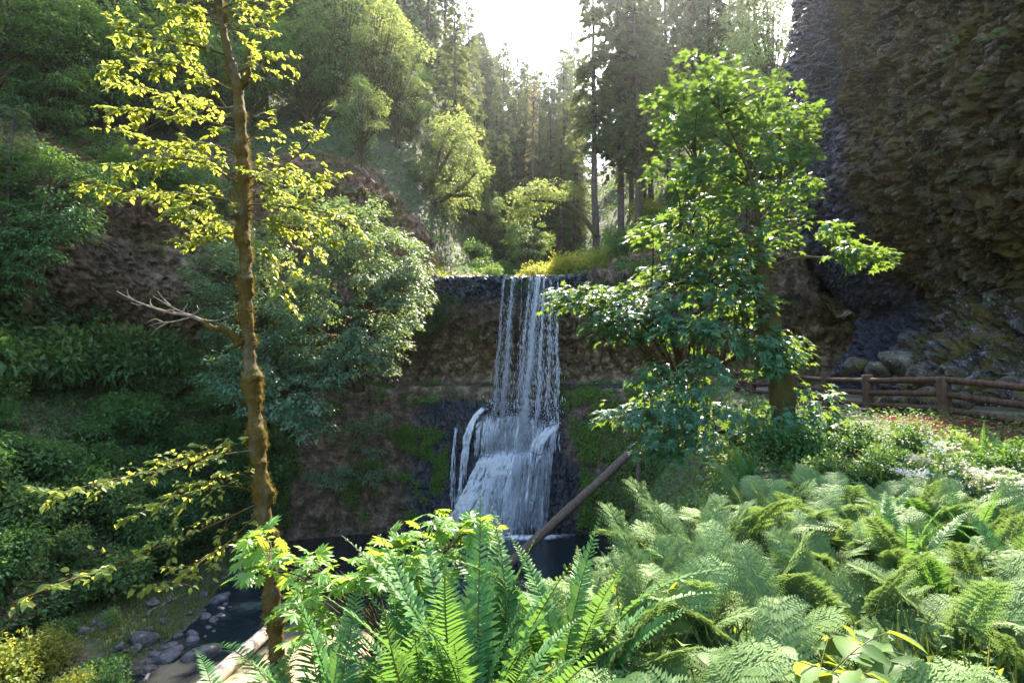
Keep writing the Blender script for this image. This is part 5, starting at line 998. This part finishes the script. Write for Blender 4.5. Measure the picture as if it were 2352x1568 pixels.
tag(link('undergrowth', make_mesh('undergrowth', V, F, M['shrub'], False, T)), 'dark plants covering the steep bank below the ferns', 'plants', None, 'stuff')
# plants with broad parallel-veined leaves, lower right
bl = [make_mesh('leaf', OVAL[0] * np.array([1.15, 1, 1.2]), OVAL[1], M['broad'], True, np.full(len(OVAL[0]), q)) for q in (.1, .4, .7, 1.0)]
for q in range(34):
    Y = 1.55 + 1.3 * g.random(); px = 1560 + 800 * g.random() ** .7; x = X_of(px, Y); z = gz(x, Y)
    t = thing('broadleaf_herb', 'broad leaved herb low at the right', 'plant', (x, Y, z), 0, 'broad leaved herbs in the lower right')
    a = g.random() * 6.28; c, tt, uu = arc(72, 60, 12); c = c * (.66 + .26 * g.random()); rot = np.array([[math.cos(a), -math.sin(a), 0], [math.sin(a), math.cos(a), 0], [0, 0, 1]]); c = c @ rot.T
    b = Bag(); b.add(*tube(c, np.linspace(.006, .002, 12), 5)); link('stem', b.mesh('stem', M['rachis']), t)
    for i in range(9):
        f = .3 + .7 * i / 8; p_ = [np.interp(f, np.linspace(0, 1, 12), c[:, k]) for k in range(3)]
        link('leaf', bl[g.integers(0, 4)], t, p_, (-.25 + .2 * g.normal(), .25 * g.normal(), a + (.9 if i % 2 else -.9) + .2 * g.normal()), .12 + .06 * g.random())
# white flowering shrubs by the fence
blo_n = 60; pb = rng.normal(size=(blo_n, 3)) * [.06, .06, .012]
V, F, T = scatter(FLAT, pb, rng.normal(size=(blo_n, 3)) * [1, 1, .2], np.tile([0, 0, 1.0], (blo_n, 1)) + rng.normal(size=(blo_n, 3)) * .3, .03 + .02 * rng.random(blo_n)); blo = make_mesh('blossom', V, F, M['cream'], False, T)
for q, (px, py, Y, lab) in enumerate(((2140, 1030, 8.2, 'white blossoming shrub left of the pair below the fence'), (2230, 1070, 7.8, 'white blossoming shrub in the middle below the fence'), (2320, 1080, 7.4, 'white blossoming shrub cut by the right picture edge'))):
    x = X_of(px, Y); z = gz(x, Y); me = shrub_mesh(300 + q, .62, 1.0, 1300, .075, 'maple_teal', MAPLE_S, 10); t = thing('flowering_shrub', lab, 'shrub', (x, Y, z - .05), 0, 'white flowering shrubs')
    hs = (at(px, py - 15, Y)[2] - z) / 1.05; t.scale = (1, 1, hs)
    link('stem', me[0], t); link('crown', me[1], t)
    for i in range(26):
        a = g.random() * 6.28; r_ = math.sqrt(g.random()) * .62; link('blossom', blo, t, (r_ * math.cos(a), r_ * math.sin(a), .95 - .9 * r_ ** 2 + .08 * g.normal()), (.3 * g.normal(), .3 * g.normal(), a), .7 + .6 * g.random())
# reddish low plants in front of the fence
n = 3600; xs = rng.uniform(9.4, 12.2, n); ys = rng.uniform(12.2, 15.0, n); ps = np.stack([xs, ys, ground_z(xs, ys) + .03 + .15 * rng.random(n)], -1)
V, F, T = scatter(KITE, ps, rng.normal(size=(n, 3)) * [1, 1, .3], np.tile([0, 0, 1.0], (n, 1)) + rng.normal(size=(n, 3)) * .4, .05 + .05 * rng.random(n))
tag(link('ground_cover', make_mesh('ground_cover', V, F, M['redleaf'], False, T)), 'reddish low ground cover in front of the fence', 'plants', None, 'stuff')
n = 9000; xs = rng.uniform(4.5, 13, n); ys = rng.uniform(8, 17, n); e = poly_side(BENCH, xs, ys); keep = (e > 0) & (fbm(np.stack([xs, ys, 0 * xs], -1) * .6, 3, 120) > -.1); xs, ys = xs[keep], ys[keep]; n = len(xs); ps = np.stack([xs, ys, ground_z(xs, ys) + .02 + .3 * rng.random(n) ** 1.5], -1)
V, F, T = scatter(FLAT, ps, rng.normal(size=(n, 3)) * [1, 1, .4], np.tile([0, 0, 1.0], (n, 1)) + rng.normal(size=(n, 3)) * .4, .06 + .10 * rng.random(n))
tag(link('undergrowth', make_mesh('undergrowth', V, F, M['shrub'], False, T)), 'low green plants on the ground before the fence', 'plants', None, 'stuff')
# dark shrubs under the maple
for q, (px, Y, s) in enumerate(((1480, 15.5, .5), (1540, 14, .55), (1600, 12.5, .5), (1680, 12, .5), (1760, 11.5, .5), (1830, 11, .5), (1900, 11.5, .45), (1570, 17, .6), (1960, 12, .45), (1700, 15, .6), (1620, 10.5, .4), (1500, 19, .7), (2010, 10.8, .4), (2060, 11.2, .5), (2120, 10.2, .5), (2180, 11, .5), (2240, 10, .5), (2300, 9.6, .5), (1940, 9.6, .45), (1880, 9.8, .5), (2090, 9.2, .45), (2000, 9.4, .45), (2340, 11, .5), (2160, 9.4, .45))):
    x = X_of(px, Y); plant('shrub', 'dark shrub under the right maple', 'shrub', SHR[q % 4], x, Y, s, None, 'shrubs under the right maple', None, ('stem', 'crown'), .1)
# ferns and tufts rooted in the overhanging cliff
cf = []
for q in range(4):
    b = Bag(); gg = np.random.default_rng(400 + q); c, tt, uu = arc(10, 75, 14)
    for sg in (-1, 1):
        n_ = 14; sdv = np.cross(tt, uu) * sg; V, F, T = scatter(SLIM, c, sdv + tt * .6, uu, .13 * np.sin(np.pi * np.linspace(.12, .98, n_)) + .015, None, np.full(n_, 1.3)); b.add(V, F, T)
    V, F = tube(c, np.linspace(.006, .002, 14), 4, False); b.add(V, F, .5); cf.append(b.mesh('frond', M['sword'], False))
cd_ = CWD.reshape(-1, 3); cdu = np.stack([cd_[:, 0] / cd_[:, 1], cd_[:, 2] / cd_[:, 1]], -1); front = (cd_[:, 1] > 3)
def cliff_hit(px, py):
    r_ = ray(px, py); d = ((cdu - [r_[0], r_[2]]) ** 2).sum(-1) + 1e-7 * cd_[:, 1] ** 2 + (~front) * 9; k = d.argmin(); return cd_[k], Nc.reshape(-1, 3)[k]
tufts = [((2205, 105), .9), ((2195, 130), .8), ((2300, 85), 1), ((2270, 190), .8), ((2150, 165), .6), ((2255, 180), .7), ((2320, 110), .7), ((2165, 350), .6), ((2142, 360), .5), ((2200, 395), .6), ((2230, 410), .6), ((2130, 430), .6), ((2300, 355), .7), ((2245, 340), .6), ((2140, 465), .7), ((2340, 290), .6), ((2190, 300), .5), ((1935, 160), .6), ((1905, 190), .6), ((2150, 700), .8), ((2120, 740), .8), ((2190, 690), .7), ((2260, 650), .8), ((2300, 690), .9), ((2330, 640), .8), ((2230, 740), .7), ((2080, 730), .5), ((1990, 700), .5), ((1950, 210), .5), ((1890, 230), .6), ((2060, 260), .5), ((2010, 480), .4)]
for q, ((px, py), s) in enumerate(tufts):
    p_, n_ = cliff_hit(px, py); t = thing('cliff_fern', 'small fern tuft high on the cliff' if py < 560 else 'small fern tuft behind the fence', 'fern', p_, math.atan2(n_[1], n_[0]) - math.pi / 2 + .3, 'fern tufts on the cliff')
    for i in range(6): link('frond', cf[(q + i) % 4], t, None, (.15, .2 * g.normal(), -.9 + .36 * i + .15 * g.normal()), s * (.55 + .45 * g.random()))
# ---------------------------------------------------------------- wooden fence
fence_pts = [(12.25, 9.4), (12.0, 12.5), (11.8, 15.6), (11.66, 18.7), (12.05, 21.9), (12.6, 25.2), (X_of(1722, 29.2), 29.2), (X_of(1683, 33.6), 33.6), (15.2, 38)]
fence = thing('wooden_fence', 'brown log fence with three rails along the trail below the cliff', 'fence', (11.8, 15.6, gz(11.8, 15.6)))
FB = np.array(fence.location)
zf_ = [gz(a, b_) for a, b_ in fence_pts]
for (x, y), z in zip(fence_pts, zf_):
    h = 1.32 + .05 * rng.normal(); r_ = .175; zz = np.array([-.4, 0, .4, .8, h - .06, h, h + .012]); V, F = tube(np.stack([0 * zz, 0 * zz, zz], -1), r_ * np.array([1, 1, .98, .97, .96, .9, .6]), 12)
    V = V * (1 + .04 * fbm(V * 6, 2, int(y * 7))[:, None] * [1, 1, 0]); b = Bag(); b.add(V, F); link('post', b.mesh('post', M['fence']), fence, np.array([x, y, z]) - FB, (.015 * rng.normal(), .015 * rng.normal(), rng.random() * 6))
for i in range(len(fence_pts) - 1):
    p0 = np.array([*fence_pts[i], zf_[i]]); p1 = np.array([*fence_pts[i + 1], zf_[i + 1]])
    for h in (.32, .70, 1.10):
        a_ = p0 + [0, 0, h + .015 * rng.normal()]; c_ = p1 + [0, 0, h + .015 * rng.normal()]; t = np.linspace(0, 1, 12)[:, None]; pts = a_ + (c_ - a_) * t; d = unit((c_ - a_)[None])[0]; sd_ = unit(np.cross(d, [0, 0, 1])[None])[0]; up_ = np.cross(sd_, d)
        an = np.linspace(0, 2 * np.pi, 14, endpoint=False); ta = R(38); rx_, ry_ = np.cos(an), np.minimum(np.sin(an), .62); ring = .096 * np.stack([rx_ * math.cos(ta) - ry_ * math.sin(ta), rx_ * math.sin(ta) + ry_ * math.cos(ta)], -1) * [-1, 1]
        V = pts[:, None] + ring[None, :, :1] * sd_ + ring[None, :, 1:] * up_; V = V + (fbm(V * 5, 2, 31) * .008)[..., None]
        V = V.reshape(-1, 3); ii = np.arange(11)[:, None] * 14; jj = np.arange(14)[None]; kk = (jj + 1) % 14; F = np.stack([ii + jj, ii + kk, ii + 14 + kk, ii + 14 + jj], -1).reshape(-1, 4)
        top = np.tile([np.sin(an[j_]) > .55 and np.sin(an[(j_ + 1) % 14]) > .55 for j_ in range(14)], 11)
        link('rail', make_mesh('rail', V - FB, F, [M['fence'], M['fence_top']], True, None, top.astype(int)), fence)

# ---------------------------------------------------------------- logs
def log(name, label, p0, p1, r0, r1, mat, seed, n=40, cat='log'):
    p0, p1 = np.array(p0, float), np.array(p1, float); t = np.linspace(0, 1, n)[:, None]; pts = p0 + (p1 - p0) * t; pts += fbm(pts * .25, 2, seed)[:, None] * .12
    V, F = tube(pts, r0 + (r1 - r0) * t[:, 0], 16); cc = np.concatenate([np.repeat(pts, 16, 0), pts[:1], pts[-1:]]); V = V + unit(V - cc) * (fbm(V * np.array([2, 2, 2]), 3, seed) * .10 * r0)[:, None]
    o = thing(name, label, cat, p0); b = Bag(); b.add(V - p0, F); link('trunk', b.mesh('log', M[mat]), o); g_ = np.random.default_rng(seed)
    for i in range(4):
        k = g_.integers(5, n - 5); d = rand_dir(1)[0]; d[2] = abs(d[2]); b = Bag(); q = np.linspace(0, 1, 4)[:, None]; b.add(*tube(pts[k] - p0 + d * q * (r0 + .5 * g_.random()), np.linspace(.05, .02, 4) * r0 * 4, 6)); link('branch_stub', b.mesh('branch_stub', M[mat]), o)
    return o
lb = at_z(1150, 1312, WATER_Z - .6); log('leaning_log', 'long brown log leaning from the pool up to the right bank', lb, at(1446, 1040, 49), .42, .36, 'log', 3)
log('snag', 'thin dead grey trunk standing upright in front of the green bank', at(1459, 1285, 52), at(1468, 1040, 52.5), .27, .2, 'log', 4, cat='dead trunk')
f0, f1 = at_z(455, 1590, WATER_Z + .25), at_z(695, 1378, WATER_Z + .45); fl = log('fallen_log', 'bleached fallen log lying across the shallow stream outlet', f0, f1, .46, .34, 'pale_log', 5)
b = Bag()
for i in range(12):
    d = unit((f1 - f0)[None])[0] * .5 + rand_dir(1)[0]; q = np.linspace(0, 1, 5)[:, None]; b.add(*tube(f1 - f0 + d * q * (.5 + .9 * rng.random()) + np.array([0, 0, .15]) * q ** 2, np.linspace(.10, .03, 5), 6))
link('root_ends', b.mesh('root_ends', M['pale_log']), fl, kind='stuff')
def on_ground(px, py, z0=-13.0):
    Ys = np.linspace(20, 64, 160); P_ = ray(px, py)[None] * Ys[:, None]; hit = P_[:, 2] < np.maximum(ground_z(P_[:, 0], P_[:, 1]), WATER_Z)
    return P_[hit.argmax() if hit.any() else -1]
for nm, lab, a_, c_, r_, mt, sd0 in (('fallen_branch', 'grey fallen trunk lying down the grassy left bank', (128, 1222), (212, 1322), .15, 'log', 6), ('stick', 'pale stick lying on the stones by the stream', (352, 1402), (424, 1366), .07, 'pale_log', 7), ('stick', 'broken brown stick at the water edge bottom left', (332, 1568), (348, 1540), .09, 'pale_log', 8)):
    log(nm, lab, on_ground(*a_) + [0, 0, .12], on_ground(*c_) + [0, 0, .12], r_, r_ * .7, mt, sd0, 16, 'stick' if nm == 'stick' else 'branch')

# ---------------------------------------------------------------- stones
M['stone'] = rock_mat('stone', ((.022, .020, .022), (.055, .050, .050), (.13, .115, .11)), 3.0, (.05, .06, .015), .62, .72, .55, .5)
def stone_mesh(seed, flat=.65):
    g_ = np.random.default_rng(seed); n, m_ = 12, 16; th = np.linspace(.001, math.pi - .001, n)[:, None]; ph = np.linspace(0, 2 * np.pi, m_, endpoint=False)[None]
    V = np.stack([np.sin(th) * np.cos(ph), np.sin(th) * np.sin(ph), np.cos(th) + 0 * ph], -1).reshape(-1, 3)
    pl = unit(g_.normal(size=(11, 3))); h = .62 + .3 * g_.random(11); d = (V @ pl.T); rr_ = np.where(d > .05, h / np.maximum(d, .05), 9).min(1); V = V * np.minimum(rr_, 1.15)[:, None]
    V = V * (1 + .08 * fbm(V * 2.5, 3, seed)[:, None]) * np.array([1, .8 + .3 * g_.random(), flat])
    i = np.arange(n - 1)[:, None] * m_; j = np.arange(m_)[None]; k = (j + 1) % m_; F = np.stack([i + j, i + m_ + j, i + m_ + k, i + k], -1).reshape(-1, 4)
    return make_mesh('stone', V, F, M['stone'], True)
ST = [stone_mesh(500 + i) for i in range(7)]; STC = [stone_mesh(520 + i, .75) for i in range(3)]
for q in STC: q.materials[0] = M['cliff_rock']; q.attributes.new('tint', 'FLOAT', 'POINT')
SP = spline(STREAM, 400); SP = SP[(SP[:, 1] > 27) & (SP[:, 1] < 56)]; tn = unit(np.gradient(SP, axis=0)); sn = np.stack([tn[:, 1], -tn[:, 0]], -1); g = np.random.default_rng(66)
def stone(x, y, r_, lab, grp, z=None):
    z = max(gz(x, y), WATER_Z - .15) if z is None else z
    tag(link('stone', (ST if grp != 'blocks at the cliff foot' else STC)[g.integers(0, 7 if grp != 'blocks at the cliff foot' else 3)], None, (x, y, z + r_ * .22), (.3 * g.normal(), .3 * g.normal(), g.random() * 6.28), r_), lab, 'stone', grp)
for q in range(120):
    k = g.integers(0, len(SP)); o_ = g.normal() * .9 - .1; r_ = .12 + .28 * g.random() ** 2; p_ = SP[k] + sn[k] * o_
    stone(p_[0], p_[1], r_, 'grey stone in the stream shallows' if o_ < .2 else 'grey stone along the stream edge', 'stones along the stream edge')
for q in range(60):
    k = g.integers(0, len(SP)); o_ = 1 + 7 * g.random() ** 1.3; p_ = SP[k] + sn[k] * o_; stone(p_[0], p_[1], .14 + .3 * g.random() ** 2, 'grey stone in the left bank grass', 'stones on the left bank')
for px, py, r_, lab in ((383, 1512, .72, 'large rounded brown boulder in the shallows, lower left'), (440, 1512, .62, 'broad flat boulder beside the large brown one in the shallows'), (478, 1498, .80, 'pale sunlit boulder beside the fallen log'), (330, 1480, .75, 'big mossy boulder at the left water edge'), (345, 1540, .5, 'dark wet boulder at the bottom left water edge'), (505, 1378, .62, 'light grey boulder standing at the stream edge mid left'), (555, 1320, .58, 'light grey boulder where the stream leaves the pool'), (575, 1330, .5, 'brown boulder beside the light grey one at the pool outlet'), (560, 1345, .55, 'flat dark boulder at the pool outlet'), (445, 1455, .45, 'dark rounded stone in midstream'), (235, 1440, .6, 'isolated boulder on the grassy left bank'), (365, 1300, .5, 'brown broken rock among the bank grass'), (350, 1388, .5, 'rust brown rock on the left bank'), (410, 1320, .45, 'pale stone below the leafy low branch')):
    p_ = on_ground(px, py, -14); p_ = at_z(px, py, max(p_[2], WATER_Z)); stone(p_[0], p_[1], r_, lab, 'boulders by the stream')
# fallen blocks at the foot of the overhanging cliff
for px, py, Y, r_, lab in ((2065, 840, 22, .7, 'big smooth grey block at the cliff foot behind the fence'), (2020, 855, 22.5, .5, 'grey angular block left of the big smooth one'), (2110, 870, 20.5, .5, 'small block in front of the big smooth one'), (2050, 925, 18.5, .45, 'low block seen between the fence rails'), (2090, 935, 18, .5, 'flat block under the bottom rail'), (2140, 920, 17.5, .45, 'block beside the tall fence post'), (2010, 935, 19.5, .4, 'little block left of the fence post'), (2200, 930, 16.8, .45, 'block behind rails right of the tall post'), (1960, 845, 24.5, .55, 'mossy block at the cliff foot beside the maple'), (2330, 905, 15.8, .5, 'dark block at the cliff foot by the right edge')):
    p_ = at(px, py, Y); stone(p_[0], p_[1], r_, lab, 'blocks at the cliff foot', p_[2] - .1 * r_)
# low dry-stone wall along the trail behind the falls
kk = [k for k in range(300, 520) if WS[k, 1] > 58 and 5.0 < WS[k, 0] < 14.5]
b0 = np.array([*(WS[kk[0], :2] - W_OUT[kk[0]] * 2.0), .3]); swall = thing('stone_wall', 'low dry stone wall edging the trail right of the falls', 'wall', b0)
wl_pts = np.array([WS[k, :2] - W_OUT[k] * 1.95 for k in kk]); Lw = np.concatenate([[0], np.cumsum(np.linalg.norm(np.diff(wl_pts, axis=0), axis=1))])
for row in range(3):
    s_ = .2 * (row % 2)
    while s_ < Lw[-1]:
        w_ = .32 + .2 * g.random(); x = np.interp(s_ + w_ / 2, Lw, wl_pts[:, 0]); y = np.interp(s_ + w_ / 2, Lw, wl_pts[:, 1]); o = link('stone', ST[g.integers(0, 7)], swall, np.array([x, y, .28 + row * .25]) - b0, (.1 * g.normal(), .1 * g.normal(), .2 * g.normal()), (w_ * .55, .24, .19)); s_ += w_

# ---------------------------------------------------------------- walkers on the trail (a few pixels each)
def person(label, x, y, z, face, shirt, pants, hair, skin=(.45, .28, .2)):
    J = {'pelvis': (0, 0, .95, .135), 'waist': (0, 0, 1.1, .125), 'chest': (0, 0, 1.32, .15), 'neck': (0, 0, 1.5, .058), 'head': (0, .01, 1.6, .085), 'crown': (0, 0, 1.70, .075), 'sl': (-.17, 0, 1.42, .07), 'el': (-.25, .02, 1.16, .05), 'hl': (-.24, .14, .95, .042), 'sr': (.17, 0, 1.42, .07), 'er': (.25, -.02, 1.16, .05), 'hr': (.25, .06, .93, .042), 'pl': (-.1, 0, .88, .1), 'kl': (-.11, .06, .5, .07), 'al': (-.11, -.02, .09, .05), 'fl': (-.11, .13, .04, .045), 'pr': (.1, 0, .88, .1), 'kr': (.11, -.02, .5, .07), 'ar': (.11, -.12, .1, .05), 'fr': (.11, .02, .04, .045)}
    nm = list(J); E = [('pelvis', 'waist'), ('waist', 'chest'), ('chest', 'neck'), ('neck', 'head'), ('head', 'crown'), ('chest', 'sl'), ('sl', 'el'), ('el', 'hl'), ('chest', 'sr'), ('sr', 'er'), ('er', 'hr'), ('pelvis', 'pl'), ('pl', 'kl'), ('kl', 'al'), ('al', 'fl'), ('pelvis', 'pr'), ('pr', 'kr'), ('kr', 'ar'), ('ar', 'fr')]
    me = bpy.data.meshes.new('person'); me.from_pydata([J[k][:3] for k in nm], [(nm.index(a), nm.index(b_)) for a, b_ in E], [])
    o = link('person', me, None, (x, y, z), (0, 0, face)); tag(o, label, 'person', 'walkers on the trail')
    sk = o.modifiers.new('skin', 'SKIN'); 
    for i, k in enumerate(nm): me.skin_vertices[0].data[i].radius = (J[k][3], J[k][3] * (.8 if k in ('chest', 'waist', 'pelvis') else 1)); me.skin_vertices[0].data[i].use_root = (i == 0)
    o.modifiers.new('smooth', 'SUBSURF').render_levels = 1
    m, nt, out, N, L = nodes('clothes'); tc = N('TexCoord'); sx = N('SeparateXYZ'); L(tc.outputs['Object'], sx.inputs[0]); mr = N('MapRange'); mr.inputs[2].default_value = 1.8; L(sx.outputs['Z'], mr.inputs[0])
    cr = N('ValToRGB'); cr.color_ramp.interpolation = 'CONSTANT'; e = cr.color_ramp.elements; e[0].color = C(.03, .025, .02); e[1].position = .06; e[1].color = C(*pants)
    for pos, c_ in ((.555, shirt), (.83, skin), (.915, hair)): q = e.new(pos); q.color = C(*c_)
    L(mr.outputs[0], cr.inputs[0]); p = N('BsdfPrincipled', Roughness=.8); L(cr.outputs[0], p.inputs['Base Color']); L(p.outputs[0], out.inputs[0])
    me.materials.append(m)
    return o
def trail_pt(px, d=1.0):
    best = min((k for k in range(180, 520)), key=lambda k: abs((WS[k, 0] - W_OUT[k, 0] * d) / (WS[k, 1] - W_OUT[k, 1] * d) - ray(px, 890)[0])); return WS[best, 0] - W_OUT[best, 0] * d, WS[best, 1] - W_OUT[best, 1] * d, WS[best, 4]
for px, d, sh, pn, hr_, lab in ((1543, 1.6, (.65, .10, .07), (.05, .05, .07), (.02, .015, .01), 'person in a red top walking on the trail right of the falls'), (1525, 1.8, (.75, .75, .75), (.15, .1, .1), (.02, .02, .02), 'person in a white top just ahead of the red one'), (1572, 1.6, (.35, .38, .45), (.06, .07, .1), (.3, .3, .32), 'person in grey half hidden by leaves behind the red one'), (798, 1.7, (.55, .72, .70), (.05, .05, .06), (.03, .02, .02), 'person in a pale green top on the shaded left trail'), (820, 1.5, (.03, .035, .08), (.03, .03, .04), (.05, .03, .02), 'person in dark navy on the shaded left trail')):
    x, y, z = trail_pt(px, d); person(lab, x, y, z, 1.6 if px > 1000 else -1.2, sh, pn, hr_)

# ---------------------------------------------------------------- air
mz, nt, out, N, L = nodes('haze'); pv = N('VolumePrincipled'); pv.inputs['Color'].default_value = C(.93, .95, 1.0); pv.inputs['Density'].default_value = .00012; pv.inputs['Anisotropy'].default_value = .82; L(pv.outputs[0], out.inputs['Volume'])
hv = np.array([[x, y, z] for z in (-18.5, 140) for y in (-48, 500) for x in (-306, 308)], float)
hz = tag(link('haze', make_mesh('haze', hv, np.array([[0, 2, 3, 1], [4, 5, 7, 6], [0, 1, 5, 4], [2, 6, 7, 3], [0, 4, 6, 2], [1, 3, 7, 5]]), mz, False)), 'thin bright haze filling the gorge', 'haze', None, 'stuff')

# ---------------------------------------------------------------- alike things get the label of their place in row and order
ORD = 'first second third fourth fifth sixth seventh eighth ninth tenth eleventh twelfth thirteenth fourteenth fifteenth sixteenth'.split()
buckets = {}
for o in list(col.objects):
    if o.parent is None and 'category' in o and o.get('kind') is None: buckets.setdefault(o['label'], []).append(o)
for lab, obs in buckets.items():
    if len(obs) < 2: continue
    obs.sort(key=lambda o: o.location.y); nrow = max(1, round(len(obs) / 9)); per = math.ceil(len(obs) / nrow)
    for r_ in range(nrow):
        row = sorted(obs[r_ * per:(r_ + 1) * per], key=lambda o: o.location.x / max(o.location.y, .1))
        for i, o in enumerate(row):
            o['label'] = lab + ', %s from left' % ORD[min(i, 15)] + ('' if nrow == 1 else ' in %s row' % (('near', 'far')[r_] if nrow == 2 else ORD[min(r_, 15)]))
